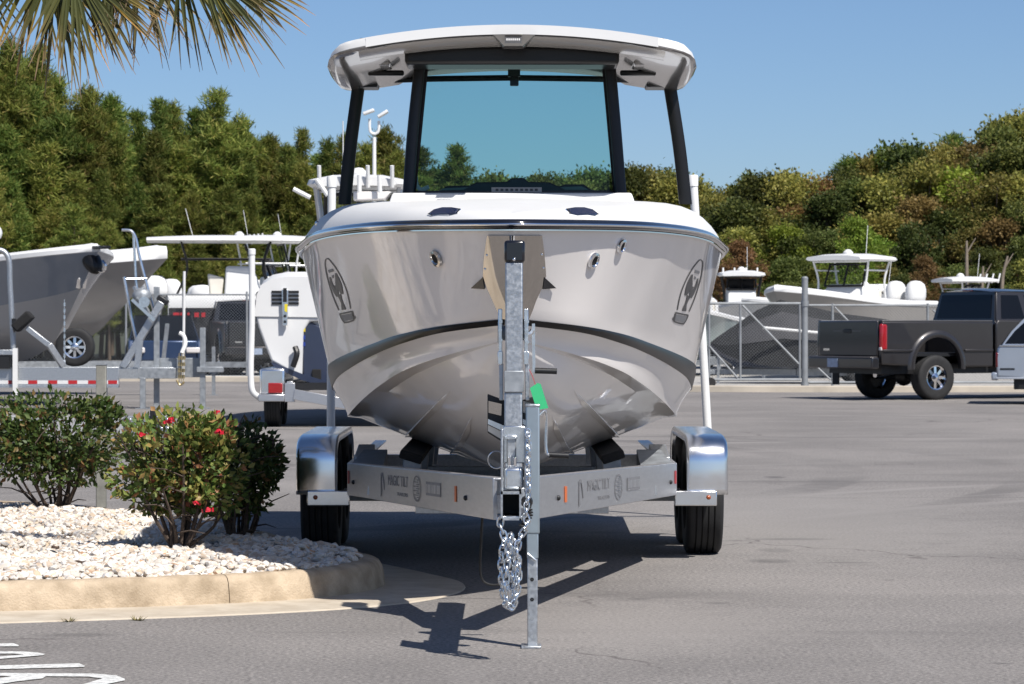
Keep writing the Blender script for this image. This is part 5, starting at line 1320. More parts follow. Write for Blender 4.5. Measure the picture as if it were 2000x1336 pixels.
# ================================================================== vehicles
def arc(cx, cz, r, a0, a1, n=12): return [(cx + r * math.cos(a), cz + r * math.sin(a)) for a in np.linspace(a0, a1, n)]
def side_panel(t, nm, prof, y0, y1, mt, bev=.02, seg=3):
    return MB().prism([(x, 0, z_) for x, z_ in prof], (0, y0, 0), (0, y1, 0)).obj(nm, mt, t, bev=bev, seg=seg)
def make_pickup(label, loc, rz):
    t = thing('pickup_truck', label, 'pickup truck', loc, rz, local=True); pm = truckgrey
    for s in (-1, 1):
        prof = [(.02, .66), (.0, 1.05), (.03, 1.44), (2.58, 1.44), (2.58, .60), (1.84, .60)] + arc(1.27, .62, .54, 0, math.pi, 14) + [(.70, .62)]
        bs = side_panel(t, 'bed_side', prof, s * .90, s * 1.0, pm, .035)
        m = MB(); rr = []
        for a in np.linspace(-.1, math.pi + .1, 22):
            rr.append([(1.27 + math.cos(a) * (.54 + q), s * (1.0 + o_), .62 + math.sin(a) * (.54 + q)) for q, o_ in ((-.01, -.05), (-.01, .035), (.04, .05), (.095, .035), (.13, -.005))])
        m.grid(rr).obj('wheel_flare', pm, bs, smooth=50)
        MB().lohi((.03, s * .90, 1.435), (2.57, s * .992, 1.462)).obj('bed_rail_highlight', mat('rail_highlight_grey', (.10, .10, .105), .35, .2), bs, bev=.008)  # lighter grey strip painted in as the highlight along the rail top
        MB().lohi((.03, s * .99, .885), (.72, s * 1.03, .93)).obj('body_crease', pm, bs, bev=.012)
        MB().lohi((1.90, s * .99, .885), (2.56, s * 1.03, .93)).obj('body_crease', pm, bs, bev=.012)
        m = MB(); m.lohi((-.005 if s < 0 else .04, s * .915, .90), (.15, s * (1.014 if s < 0 else 1.006), 1.40)); tl = m.obj('tail_light', red_m, t, bev=.05, seg=4)
        MB().lohi((-.008 if s < 0 else .035, s * .93, .91), (.06, s * 1.003, .97)).obj('reverse_lens', mat('white_lens', (.7, .66, .64), .2, coat=.6), tl, bev=.01)
        cabp = [(2.64, .58), (2.64, 1.40), (2.70, 1.47), (4.72, 1.45), (4.78, 1.3), (4.78, .58)]
        side_panel(t, 'cab_side', cabp, s * .88, s * 1.0, pm, .03)
        # greenhouse side: pillars and windows
        zb, zt = 1.44, 2.0; lean = lambda z_: s * (.965 - .14 * (z_ - zb) / (zt - zb))
        def q(x, z_, o_=0): return Vector((x, lean(z_) + s * o_, z_))
        m = MB(); m.prism([q(2.68, zb), q(2.78, zt), q(4.05, zt), q(4.62, zb)], (0, 0, 0), (0, -s * .05, 0)); gh = m.obj('cab_frame', pm, t, bev=.02, seg=3)
        for a in ([(2.80, 1.49), (2.88, 1.93), (3.28, 1.93), (3.36, 1.49)], [(3.48, 1.49), (3.42, 1.93), (4.02, 1.93), (4.46, 1.49)]):
            MB().prism([q(x, z_, .004) for x, z_ in a], (0, 0, 0), (0, -s * .02, 0)).obj('side_window', darkwin, gh, smooth=20)
        MB().lohi((3.44, s * .99, .62), (3.455, s * 1.002, 1.44)).obj('door_gap', blackplas, t)
        MB().lohi((3.62, s * 1.0, 1.26), (3.80, s * 1.03, 1.31)).obj('door_handle', blackplas, t, bev=.008)
        fprof = [(4.80, .60), (4.80, 1.38), (5.6, 1.33), (6.22, 1.22), (6.30, .95), (6.28, .60), (5.83, .60)] + arc(5.27, .60, .53, 0, math.pi, 12)
        side_panel(t, 'front_fender', fprof, s * .86, s * 1.0, pm, .03)
        MB().box((4.62, s * 1.14, 1.5), (.12, .22, .24)).obj('door_mirror', blackplas, t, bev=.03)
        for x in (1.27, 5.27): wheel(t, (x, s * .86, .41), .41, .29, 'Y', .225, chrome, outer=s, spokes=8)
        MB().box((3.6, s * .96, .50), (1.9, .12, .05)).obj('side_step', blackplas, t, bev=.015)
    tg_ = MB().lohi((-.02, -.905, .80), (.06, .905, 1.45)).obj('tailgate', pm, t, bev=.025, seg=3)
    MB().lohi((-.03, -.12, 1.22), (.0, .12, 1.30)).obj('tailgate_handle', blackplas, tg_, bev=.01)
    for s in (-1, 1): MB().lohi((-.026, s * .16, 1.255), (-.016, s * .42, 1.27)).obj('tailgate_wing', mat('dark_trim', (.14, .13, .13), .35, .6), tg_)
    MB().lohi((-.028, .55, .90), (-.018, .74, .94)).obj('tailgate_badge', chrome, tg_)
    MB().lohi((-.20, -.99, .58), (-.03, .99, .79)).obj('rear_bumper', truckdark, t, bev=.03, seg=3)
    MB().lohi((-.205, -.95, .775), (-.04, .95, .80)).obj('bumper_step', mat('dark_trim', (.14, .13, .13), .35, .6), t, bev=.01)
    MB().lohi((-.215, .05, .60), (-.198, .36, .76)).obj('licence_plate', mat('plate_blue_white', (.35, .42, .55), .4, var=.2, vscale=14), t)
    MB().lohi((.05, -.90, .80), (2.58, .90, .86)).obj('bed_floor', blackplas, t)
    MB().lohi((2.50, -.92, .80), (2.58, .92, 1.44)).obj('bed_front', pm, t, bev=.01)
    MB().lohi((2.62, -.90, .58), (4.8, .90, 1.40)).obj('cab_body', pm, t, bev=.03)
    MB().add([(2.66, -.93, 1.42), (2.66, .93, 1.42), (2.77, .80, 2.0), (2.77, -.80, 2.0), (2.70, -.93, 1.42), (2.70, .93, 1.42), (2.81, .80, 2.0), (2.81, -.80, 2.0)], [(0, 1, 2, 3), (4, 7, 6, 5), (0, 3, 7, 4), (1, 5, 6, 2), (3, 2, 6, 7), (0, 4, 5, 1)]).obj('cab_back', pm, t)
    MB().add([(2.665, -.80, 1.50), (2.665, .80, 1.50), (2.748, .74, 1.94), (2.748, -.74, 1.94), (2.69, -.80, 1.50), (2.69, .80, 1.50), (2.77, .74, 1.94), (2.77, -.74, 1.94)], [(0, 1, 2, 3), (4, 7, 6, 5), (0, 3, 7, 4), (1, 5, 6, 2), (3, 2, 6, 7), (0, 4, 5, 1)]).obj('rear_window', darkwin, t)
    rf = MB(); rf.grid([[(2.74, y_, 1.98 + .05 * (1 - (y_ / .85) ** 2)) for y_ in np.linspace(-.84, .84, 9)], [(2.9, y_, 2.0 + .06 * (1 - (y_ / .85) ** 2)) for y_ in np.linspace(-.84, .84, 9)], [(3.8, y_, 2.0 + .06 * (1 - (y_ / .85) ** 2)) for y_ in np.linspace(-.84, .84, 9)], [(4.12, y_, 1.97 + .05 * (1 - (y_ / .85) ** 2)) for y_ in np.linspace(-.84, .84, 9)]])
    ro = rf.obj('roof', pm, t); MB().box((2.78, 0, 2.02), (.04, .3, .03)).obj('brake_lamp', red_m, ro, bev=.006)
    MB().add([(4.62, -.92, 1.44), (4.62, .92, 1.44), (4.08, .80, 1.98), (4.08, -.80, 1.98)], [(0, 1, 2, 3)]).obj('windshield', darkwin, t)
    MB().lohi((4.75, -.88, .62), (6.25, .88, 1.30)).obj('hood', pm, t, bev=.06, seg=3)
    MB().lohi((6.24, -.80, .80), (6.34, .80, 1.20)).obj('grille', chrome, t, bev=.02)
    MB().lohi((6.2, -.99, .50), (6.45, .99, .74)).obj('front_bumper', chrome, t, bev=.04)
    MB().lohi((.15, -.80, .48), (6.1, .80, .66)).obj('underbody', blackplas, t)
    MB().tube([(1.27, -.85, .41), (1.27, .85, .41)], .055, 10).obj('rear_axle', blackplas, t)
    MB().ell((1.27, 0, .41), (.17, .16, .17)).obj('differential', blackplas, t)
    MB().tube([(.62, -.52, .50), (.30, -.56, .47), (.16, -.60, .46)], .045, 10).obj('tailpipe', chrome, t)
    MB().lohi((.35, .78, .26), (.37, .98, .60)).obj('mud_flap', rubber, t)
    return t
def set_local_at(Xp, Yp): return (Xp, Yp, 0)
hd = R(30); c_, s_ = math.cos(hd), math.sin(hd)
corner = Vector((721 / FPX * 55.6, 55.6)); orig = corner + Vector((-s_, c_)) * 1.0
pk = make_pickup('dark grey lifted pickup truck with red tail lights in front of the fence', (orig.x, orig.y, 0), hd)
Yb = 80; pk2 = clone(pk, ((450 - 1000) / FPX * Yb + .85, Yb, 0), R(103), 'black pickup truck with red tail light parked behind the left chain-link fence', mats={truckgrey: truckdark})
pk2['group'] = ''; del pk2['group']
def make_hatch(label, loc, rz):
    t = thing('hatchback_car', label, 'car', loc, rz, local=True); pm = silverp
    for s in (-1, 1):
        prof = [(.02, .48), (.0, .80), (.05, 1.02), (4.2, 1.0), (4.35, .7), (4.3, .42), (3.88, .42)] + arc(3.5, .42, .38, 0, math.pi, 12) + [(1.24, .42)] + arc(.86, .42, .38, 0, math.pi, 12) + [(.40, .46)]
        side_panel(t, 'body_side', prof, s * .78, s * .90, pm, .03)
        lean = lambda z_: s * (.86 - .16 * (z_ - 1.0) / .62)
        q = lambda x, z_, o_=0: Vector((x, lean(z_) + s * o_, z_))
        gh = MB().prism([q(.08, 1.0), q(.26, 1.27), q(.46, 1.48), q(.72, 1.60), (2.2, lean(1.6), 1.60), q(3.05, 1.0)], (0, 0, 0), (0, -s * .05, 0)).obj('cabin_frame', pm, t, bev=.015)
        MB().prism([q(.15, 1.05, .005), q(.32, 1.27, .005), q(.50, 1.44, .005), q(.76, 1.54, .005), q(1.55, 1.54, .005), q(1.55, 1.05, .005)], (0, 0, 0), (0, -s * .02, 0)).obj('side_window', darkwin, gh, smooth=10)
        MB().prism([q(1.63, 1.05, .005), q(1.63, 1.54, .005), q(2.15, 1.54, .005), q(2.85, 1.05, .005)], (0, 0, 0), (0, -s * .02, 0)).obj('side_window', darkwin, gh, smooth=10)
        MB().lohi((.06, s * .86, 1.005), (3.0, s * .915, 1.03)).obj('belt_trim', chrome, t, bev=.006)
        MB().lohi((.0, s * .87, .44), (4.2, s * .915, .475)).obj('sill_trim', mat('silver_trim', (.5, .53, .58), .35, .5), t, bev=.01)
        MB().lohi((.07, s * .895, .60), (.32, s * .906, .63)).obj('side_badge', blackplas, t)
        MB().lohi((-.01, s * .62, .64), (.05, s * .90, .90)).obj('tail_light', mat('red_lens_dark', (.12, .01, .012), .2, coat=.5), t, bev=.02)
        MB().lohi((4.22, s * .5, .68), (4.37, s * .86, .82)).obj('headlight', mat('white_lens', (.7, .66, .64), .2, coat=.6), t, bev=.03)
        for x in (.86, 3.5): wheel(t, (x, s * .77, .32), .32, .21, 'Y', .2, alupol, outer=s, spokes=7)
    MB().lohi((.02, -.79, .48), (4.28, .79, .99)).obj('body', pm, t, bev=.04)
    MB().grid([[(.06, y_, 1.0) for y_ in (-.84, 0, .84)], [(.25, y_ * .95, 1.27) for y_ in (-.84, 0, .84)], [(.46, y_ * .88, 1.49) for y_ in (-.84, 0, .84)], [(.72, y_ * .84, 1.61) for y_ in (-.84, 0, .84)]]).obj('rear_hatch', darkwin, t)
    MB().grid([[(.70, y_, 1.61 + .02 * (1 - abs(y_))) for y_ in (-.71, 0, .71)], [(2.22, y_, 1.61 + .02 * (1 - abs(y_))) for y_ in (-.71, 0, .71)]]).obj('roof', pm, t)
    MB().grid([[(2.20, y_, 1.61) for y_ in (-.70, .70)], [(3.06, y_ * 1.2, 1.0) for y_ in (-.70, .70)]]).obj('windshield', darkwin, t)
    MB().lohi((-.08, -.88, .42), (.04, .88, .56)).obj('rear_bumper', pm, t, bev=.03)
    MB().lohi((.3, -.7, .26), (4.2, .7, .48)).obj('underbody', blackplas, t)
    return t
hb = make_hatch('silver-blue hatchback car parked in front of the dark pickup', (fx(1964, 53.0), 53.9, 0), R(-10.5))
clone(hb, (fx(292, 77), 79.5, 0), R(-82), 'dark blue car behind the trailer winch stand', mats={silverp: bluep})

# ================================================================== boats in the yard
FX = [1, .93, .84, .72, .55, .35, .15, 0]
def hull_lines(L, B, zk, D, full=1.0):
    hb_ = [0, .42, .68, .86, .97, 1, .99, .96]; rz_ = [1.30, 1.25, 1.2, 1.14, 1.07, 1.02, 1.0, 1.0]
    S = crom([(f * L, h * B / 2, zk + r * D) for f, h, r in zip(FX, hb_, rz_)], 5)
    Cn = crom([(f * L, h * B / 2, zk + r * D) for f, h, r in zip([.90, .86, .80, .70, .55, .35, .15, 0], [0, .13, .30, .52, .74, .83, .83, .82], [.66, .55, .46, .38, .31, .28, .27, .27])], 5)
    Kn = crom([(f * L, 0, zk + r * D) for f, r in zip([.885, .84, .78, .69, .55, .35, .15, 0], [.58, .32, .17, .07, .02, 0, 0, 0])], 5)
    return S, Cn, Kn
def outboard(t, x, y_, zt, mt, tilt=0.0, s=1.0):
    m = MB(); rr = []
    for z_, a, b, cx in ((0, .10, .16, .0), (.10, .24, .30, -.02), (.28, .26, .36, -.04), (.46, .25, .36, -.06), (.60, .21, .31, -.06), (.68, .12, .20, -.05), (.70, .02, .04, -.05)):
        rr.append([(x - .32 + (cx + math.cos(q) * b) * s, y_ + math.sin(q) * a * s, zt + z_ * s) for q in np.linspace(0, 2 * math.pi, 17)[:-1]])
    m.grid(rr, closed_u=True); o = m.obj('outboard_engine', mt, t, smooth=50)
    MB().lohi((x - .44, y_ - .09, zt - .75 * s), (x - .18, y_ + .09, zt + .06)).obj('engine_leg', mt, o, bev=.03)
    MB().tube([(x - .18, y_, zt - .82 * s), (x - .58, y_, zt - .82 * s)], .06, 10, rs=[.03, .07]).obj('gearcase', mt, o)
    return o
def yard_boat(name, label, loc, rz, L, B, zk, D, hm_, lower=None, split=.55, band=.14, top=None, console=None, engines=0, frame=None, deckmat=None, cat='boat', group=None, trailer_=True, enginemat=None, rodh=True):
    t = thing(name, label, cat, loc, rz, group, local=True); S, Cn, Kn = hull_lines(L, B, zk, D); n = len(S); frame = frame or alu; deckmat = deckmat or gelwhite
    def rows(j0, j1, steps, A, Bn): return [[A[i].lerp(Bn[i], j0 + (j1 - j0) * k_ / steps) + Vector((0, -.05 * math.sin(math.pi * (j0 + (j1 - j0) * k_ / steps)) * min(1, A[i].y * 3) * max(0, (A[i].x / L - .4)) * 2 * (A is S), 0)) for k_ in range(steps + 1)] for i in range(n)]
    def both(m, rr):
        m.grid(rr); m.grid([[Vector((p.x, -p.y, p.z)) for p in r] for r in rr], flip=True)
    m = MB(); both(m, rows(0, split if lower else 1, 5, S, Cn))
    if not lower: both(m, rows(0, 1, 3, Cn, Kn))
    a = [S[-1], Cn[-1], Kn[-1]]; m.add([a[0], a[1], a[2], (a[1].x, -a[1].y, a[1].z), (a[0].x, -a[0].y, a[0].z)], [(0, 1, 2, 3, 4)])
    h = m.obj('hull', hm_, t, smooth=35)
    if lower:
        m = MB(); both(m, rows(split, 1, 3, S, Cn)); both(m, rows(0, 1, 3, Cn, Kn)); m.obj('hull_bottom', lower, t, smooth=35)
    m = MB(); rr = [[p + Vector((0, 0, .0)), p + Vector((0, .02 if p.y > .01 else 0, .01)), p + Vector((0, .015 if p.y > .01 else 0, band * .6)), p * 1.0 + Vector((-.02, -.06 if p.y > .08 else -p.y * .5, band)), Vector((p.x * .985 - .03, p.y * .80, p.z + band * 1.05)), Vector((p.x * .98 - .03, 0, p.z + band * 1.1))] for p in S]
    both(m, rr); m.obj('deck', deckmat, t, smooth=40)
    zs = zk + D + band
    if console:
        cx, cw, ch_ = console; MB().add([(cx - .5, -cw, zs), (cx + .6, -cw * .9, zs), (cx + .6, cw * .9, zs), (cx - .5, cw, zs), (cx - .45, -cw * .95, zs + ch_), (cx + .25, -cw * .85, zs + ch_), (cx + .25, cw * .85, zs + ch_), (cx - .45, cw * .95, zs + ch_)], [(3, 2, 1, 0), (4, 5, 6, 7), (0, 1, 5, 4), (1, 2, 6, 5), (2, 3, 7, 6), (3, 0, 4, 7)]).obj('console', gelwhite, t, bev=.06, seg=3)
        wt_ = (top[3] - .12) if top else zs + ch_ + .62
        for y0_, y1_ in ((-cw * .9, -cw * .9), (cw * .9, cw * .9), (0, 0)): MB().tube([(cx + .34, y0_, zs + ch_ * .9), (cx + .08, y1_ * .95, wt_)], .03, 6).obj('windshield_frame', blackmet, t)
        for f_ in (0, 1): MB().tube([(cx + .34 - .26 * f_, -cw * .9, zs + ch_ * .9 + (wt_ - zs - ch_ * .9) * f_), (cx + .34 - .26 * f_, cw * .9, zs + ch_ * .9 + (wt_ - zs - ch_ * .9) * f_)], .03, 6).obj('windshield_frame', blackmet, t)
        MB().add([(cx + .30, -cw * .8, zs + ch_ * .92), (cx + .30, cw * .8, zs + ch_ * .92), (cx + .06, cw * .8, wt_), (cx + .06, -cw * .8, wt_)], [(0, 1, 2, 3)]).obj('console_windshield', darkwin if frame is blackmet else glass_clear, t)
        MB().add([(cx - .9, -.45, zs), (cx - .55, -.45, zs), (cx - .55, .45, zs), (cx - .9, .45, zs), (cx - .95, -.45, zs + ch_ * .75), (cx - .5, -.45, zs + ch_ * .6), (cx - .5, .45, zs + ch_ * .6), (cx - .95, .45, zs + ch_ * .75)], [(3, 2, 1, 0), (4, 5, 6, 7), (0, 1, 5, 4), (1, 2, 6, 5), (2, 3, 7, 6), (3, 0, 4, 7)]).obj('helm_seat', gelcream, t, bev=.05)
    if top:
        cx, tl, tw, tz = top; rr = []
        for u in np.linspace(-1, 1, 9):
            w = tw / 2 * (1 - .18 * max(0, abs(u) - .6) / .4); x = cx + u * tl / 2; cr_ = .06 * (1 - u * u)
            rr.append([(x, y_, z_) for y_, z_ in ((-w, tz), (-w * .96, tz + .05 + cr_ * .5), (-w * .5, tz + .09 + cr_), (0, tz + .10 + cr_), (w * .5, tz + .09 + cr_), (w * .96, tz + .05 + cr_ * .5), (w, tz), (w * .9, tz - .035), (0, tz - .02), (-w * .9, tz - .035))])
        m = MB(); m.grid(rr, closed_u=True); k_ = len(rr[0]); m.f.append(tuple(range(k_))); b_ = len(m.v) - k_; m.f.append(tuple(range(b_, b_ + k_))[::-1]); tt = m.obj('t_top', gelwhite, t, smooth=40)
        for sx in (-1, 1):
            for xo, xi in ((.30, .10), (-.28, -.40)):
                MB().tube(crom([(cx + xo * tl * 1.1, sx * tw * .34, zs), (cx + xo * tl * .85, sx * tw * .36, (zs + tz) / 2), (cx + xo * tl, sx * tw * .42, tz)], 4), .028, 8).obj('top_leg', frame, t)
            MB().tube([(cx + .30 * tl, sx * tw * .36, (zs + tz) / 2 + .25), (cx - .28 * tl, sx * tw * .36, (zs + tz) / 2 + .25)], .02, 8).obj('side_rail', frame, t)
        for z_ in (tz - .06,): MB().tube([(cx + .3 * tl, -tw * .42, z_), (cx + .3 * tl, tw * .42, z_)], .022, 8).obj('top_brace', frame, t)
        if rodh:
            for y_ in (-.36, -.12, .12, .36):
                MB().tube([(cx - tl * .5, y_ * tw, tz - .05), (cx - tl * .5 - .08, y_ * tw, tz + .25)], .028, 8).obj('rod_holder', pvc, tt)
        MB().lathe([(.001, .14), (.06, .13), (.13, .06), (.13, 0)], (cx + .1 * tl, 0, tz + .13), 'Z', 16).obj('radar_dome', gelwhite, tt)
        MB().tube([(cx - .2 * tl, .2, tz + .1), (cx - .25 * tl, .2, tz + .9)], .008, 5).obj('antenna', pvc, tt)
    for e in range(engines): outboard(t, -.02, (e - (engines - 1) / 2) * .6, zs - .15, enginemat or gelwhite)
    if trailer_: stand_trailer(label, loc, rz, L, B, zk)
    return t
def stand_trailer(label, loc, rz, L, B, zk):
    short = ' '.join(label.split()[:5])
    t = thing('yard_trailer', 'galvanised trailer under the ' + short, 'trailer', loc, rz, None, local=True); h = zk - .12
    for s in (-1, 1):
        MB().bar((-.1, s * B * .33, h), (L * .68, s * B * .33, h), .08, .16).obj('beam', galvdull, t); MB().bar((L * .68, s * B * .33, h), (L * .98, 0, h), .08, .14).obj('beam', galvdull, t)
        for x in (L * .22, L * .33): wheel(t, (x, s * B * .42, .33), .33, .2, 'Y', .19, alu, outer=s, spokes=5)
        pf = arc(L * .275, .42, .62, .15, math.pi - .15, 14); MB().grid([[(x, s * B * .37, min(z_, .78)), (x, s * B * .48, min(z_, .78))] for x, z_ in pf]).obj('fender', galvdull, t)
        MB().bar((.1, s * B * .2, zk + .10), (L * .66, s * B * .2, zk + .10), .10, .06).obj('bunk', carpet, t)
        MB().bar((L * .2, s * B * .2, h), (L * .2, s * B * .2, zk + .1), .06).obj('bunk_bracket', galvdull, t); MB().bar((L * .6, s * B * .2, h), (L * .6, s * B * .2, zk + .1), .06).obj('bunk_bracket', galvdull, t)
    for x in (.2, L * .4, L * .66): MB().bar((x, -B * .33, h - .02), (x, B * .33, h - .02), .08, .10).obj('crossmember', galvdull, t)
    MB().bar((L * .96, 0, h), (L * 1.18, 0, h), .09, .11).obj('tongue', galvdull, t)
    MB().bar((L * 1.10, .08, 0), (L * 1.10, .08, h + .35), .06).obj('jack', galvdull, t); MB().lohi((L * 1.10 - .08, 0, 0), (L * 1.10 + .08, .16, .012)).obj('jack_foot', galvdull, t)
    MB().bar((L * .99, 0, h), (L * 1.0, 0, h + .8), .07).obj('winch_post', galvdull, t)
    return t
def at_bow(px, py, Y, L, rz, zoff=0):
    p = P(px, py, Y); return (p.x - L * math.cos(rz), p.y - L * math.sin(rz), 0)
# right side of the yard
rz = R(235); L = 6.6
yard_boat('t_top_boat', 'beige-grey centre console boat with white T-top behind the gate post', at_bow(1512, 580, 76.5, L, rz), rz, L, 2.5, .62, 1.22, tanhull, band=.16, top=(2.6, 2.0, 1.95, 3.06), console=(2.7, .62, .42), engines=2, frame=pvc, rodh=False)
rz = R(268); L = 6.5
yard_boat('t_top_boat', 'small white-topped boat with dark windshield seen bow on at the wood edge', (fx(1460, 95), 99, 0), rz, L, 2.3, .55, 1.1, gelwhite, top=(2.6, 1.5, 1.5, 2.92), console=(2.7, .5, .75), frame=blackmet)
rz = R(258); L = 6.0
yard_boat('open_boat', 'pale teal hulled open boat behind the left end of the gate', (fx(1398, 82), 85.5, 0), rz, L, 2.2, .5, .95, tealhull, console=(2.4, .45, .6), engines=1, frame=alu)
rz = R(205); L = 7.5
yard_boat('white_boat', 'white fishing boat mostly hidden behind the dark pickup cab', (fx(1905, 88), 90, 0), rz, L, 2.5, .55, 1.15, gelwhite, console=(3, .55, .7), top=(3.2, 2.2, 1.9, 2.35), frame=alu, engines=2)
rz = R(200); L = 7
yard_boat('white_boat', 'white boat with T-top peeking above the dark pickup roof', (fx(2075, 100), 101, 0), rz, L, 2.4, .55, 1.1, gelwhite, console=(3, .55, .7), top=(3.4, 1.7, 1.8, 2.78), frame=alu)
# covered boat behind the gate
Y = 71.5; t = thing('covered_boat', 'small dark boat under a charcoal cover behind the sliding gate', 'boat', (fx(1545, Y), Y, 0))
st_ = [(1388, 668, 672, .03), (1410, 652, 690, .25), (1440, 632, 702, .5), (1478, 606, 712, .72), (1525, 585, 716, .9), (1570, 596, 718, 1.0), (1640, 612, 718, 1.05), (1720, 622, 718, 1.05), (1780, 632, 716, 1.02)]
rr = []; rl = []
for px, yt, yb, w in st_:
    zt, zb = P(px, yt, Y).z, P(px, yb, Y).z; x = fx(px, Y); zm = zb + (zt - zb) * .42
    rr.append([(x, Y - w, zb), (x, Y - w * .98, zm), (x, Y - w * .55, zm + (zt - zm) * .5), (x, Y, zt), (x, Y + w * .55, zm + (zt - zm) * .5), (x, Y + w * .98, zm), (x, Y + w, zb)])
MB().grid(rr).obj('boat_cover', tarp_m, t, smooth=25)
lt = [[Vector(r[1]) + Vector((0, -.012, 0)), Vector(r[1]).lerp(Vector(r[2]), .5) + Vector((0, -.014, .008)), Vector(r[2]) + Vector((0, -.012, .01)), Vector(r[2]).lerp(Vector(r[3]), .35) + Vector((0, -.012, .012))] for r in rr[2:7]]
MB().grid(lt).obj('cover_panel', tarplight, t, smooth=25)
MB().tube([P(1490, 640, Y - 1.1), P(1545, 645, Y - 1.1), P(1620, 652, Y - 1.1)], .035, 8).obj('cover_strip', pvc, t)  # thin white strip along the near side of the cover
hh = []
for px, yt, yb, w in st_:
    zb = P(px, yb, Y).z; x = fx(px, Y); zk_ = .34 + max(0, .5 - w) * .9; hh.append([(x, Y - w * .98, zb + .02), (x, Y - w * .8, zb * .55 + zk_ * .45), (x, Y, zk_), (x, Y + w * .8, zb * .55 + zk_ * .45), (x, Y + w * .98, zb + .02)])
MB().grid(hh).obj('hull', navy_m, t, smooth=35)
stand_trailer('small covered boat behind gate', (fx(1790, Y), Y, 0), R(180), 4.2, 2.2, .40)
# left side of the yard
L = 8.0; yard_boat('t_top_boat', 'black-hulled centre console boat with white T-top behind the left fence', (fx(330, 84), 84, 0), R(6), L, 2.6, .60, 1.22, blackhull, band=.35, top=(1.5, 4.2, 2.2, 3.66), console=(2.0, .6, .8), engines=2, frame=blackmet, rodh=False)
hl = MB()
for k_, w in enumerate((.16, .10, .06, .12, .10)): hl.lohi((.12 + k_ * .19, -1.31, 1.58), (.12 + k_ * .19 + w, -1.285, 1.70))
bb = [o for o in COL.objects if o.get('label', '').startswith('black-hulled')][0]; hl.obj('hull_numbers', tape_r, bb, smooth=0)
L = 7.6; yard_boat('t_top_boat', 'white T-top boat farther back beside the black-hulled boat', (fx(415, 90), 90.5, 0), R(14), L, 2.5, .60, 1.25, gelwhite, top=(1.6, 2.8, 2.1, 3.86), console=(1.9, .6, .8), engines=2, frame=pvc, rodh=False)
L = 7.6; yard_boat('t_top_boat', 'white T-top boat at the back of the yard with cream top', (fx(490, 97), 97.5, 0), R(20), L, 2.5, .60, 1.25, gelwhite, top=(1.6, 2.8, 2.1, 4.0), console=(1.9, .6, .8), engines=2, frame=alu, rodh=True)
L = 7.0; yard_boat('white_boat', 'white walkaround boat with low windshield behind the black-hulled boat', (fx(350, 94), 95, 0), R(-12), L, 2.4, .60, 1.5, gelwhite, console=(2.6, .7, .5), frame=blackmet, engines=1)
rz = R(-54); L = 9.6
big = yard_boat('cabin_boat', 'large slate-grey boat with white deck, bow over the galvanised trailer', at_bow(192, 470, 51, L, rz), rz, L, 3.0, .62, 1.52, slatehull, lower=mat('pale_grey_hull', (.48, .46, .44), .3, coat=.4), split=.62, band=.13, trailer_=False)
for s in (-1, 1):
    MB().tube(crom([(L - .12, s * .03, .62 + 1.52 * 1.28), (L - .5, s * .05, 2.25), (L - .62, s * .05, 2.0)], 4), .04, 8).obj('anchor_shank', chrome, big)
MB().box((L + .02, 0, 2.66), (.55, .16, .05)).obj('anchor_roller', blackmet, big, bev=.01)
MB().ell((L - .22, 0, 2.44), (.30, .16, .16), 12, 8, Matrix.Rotation(.7, 3, 'Y')).obj('anchor', blackmet, big)
MB().tube(crom([(L - .1, .0, 2.30), (L + .14, .02, 2.26), (L + .22, .02, 2.36), (L + .12, .02, 2.44)], 5), .02, 8).obj('anchor_ring', chrome, big)
MB().ell((L - 3.5, -.3, 2.98), (.30, .26, .20), 14, 8).obj('searchlight_dome', gelwhite, big); MB().tube([(L - 3.5, -.3, 2.60), (L - 3.5, -.3, 2.85)], .07, 10).obj('dome_stalk', gelwhite, big)
MB().ell((L - 3.5, -.3, 3.45), (.26, .2, .1), 14, 8).obj('radar_dome', gelwhite, big); MB().tube([(L - 3.5, -.3, 3.0), (L - 3.5, -.3, 3.42)], .04, 8).obj('radar_mast', gelwhite, big)
rz = R(-6); L = 9.0
yard_boat('cabin_boat', 'taupe-hulled boat with white deck behind the slate-grey boat', at_bow(327, 492, 60, L, rz), rz, L, 2.8, .72, 1.50, tanhull, band=.24, trailer_=True)

# ================================================================== galvanised trailer under the slate boat
Y = 50.2; t = thing('galvanised_trailer', 'galvanised trailer with red and white tape under the slate-grey boat', 'trailer', (fx(150, Y), Y, 0)); q = lambda x, y_, dy=0: P(x, y_, Y + dy)
def slab(a, b, dy0, dy1): return MB().lohi(P(a[0], a[1], Y) + Vector((0, dy0, 0)), P(b[0], b[1], Y) + Vector((0, dy1, 0)))
bm1 = slab((-180, 757), (232, 717), 0, .08).obj('side_beam', galv, t, bev=.006)
slab((-180, 757), (232, 753), -.03, .1).obj('beam_flange', galv, bm1)
for k_ in range(-5, 6):
    x = 55 + k_ * 39; x2 = min(x + 18, 231)
    if x < 232:
        slab((x, 750), (x2, 743), -.004, .0).obj('tape_red', tape_r, bm1); slab((x2, 750), (min(x + 39, 231), 743), -.004, .0).obj('tape_white', tape_w, bm1)
MB().lohi(P(-180, 757, Y + 2.2), P(200, 717, Y + 2.2) + Vector((0, .08, 0))).obj('side_beam', galvdull, t, bev=.006)
slab((228, 738), (335, 718), .3, .45).obj('tongue', galv, t, bev=.006)
slab((266, 740), (340, 719), .2, .55).obj('tongue_sleeve', galvdull, t, bev=.006)
MB().bar(q(230, 730, .05), q(300, 730, .4), .08, .16).obj('tongue_arm', galv, t); MB().bar(q(200, 730, 2.2), q(300, 730, .5), .08, .16).obj('tongue_arm', galv, t)
slab((300, 738), (385, 700), .55, .62).obj('battery_shelf', galvdull, t, bev=.006)
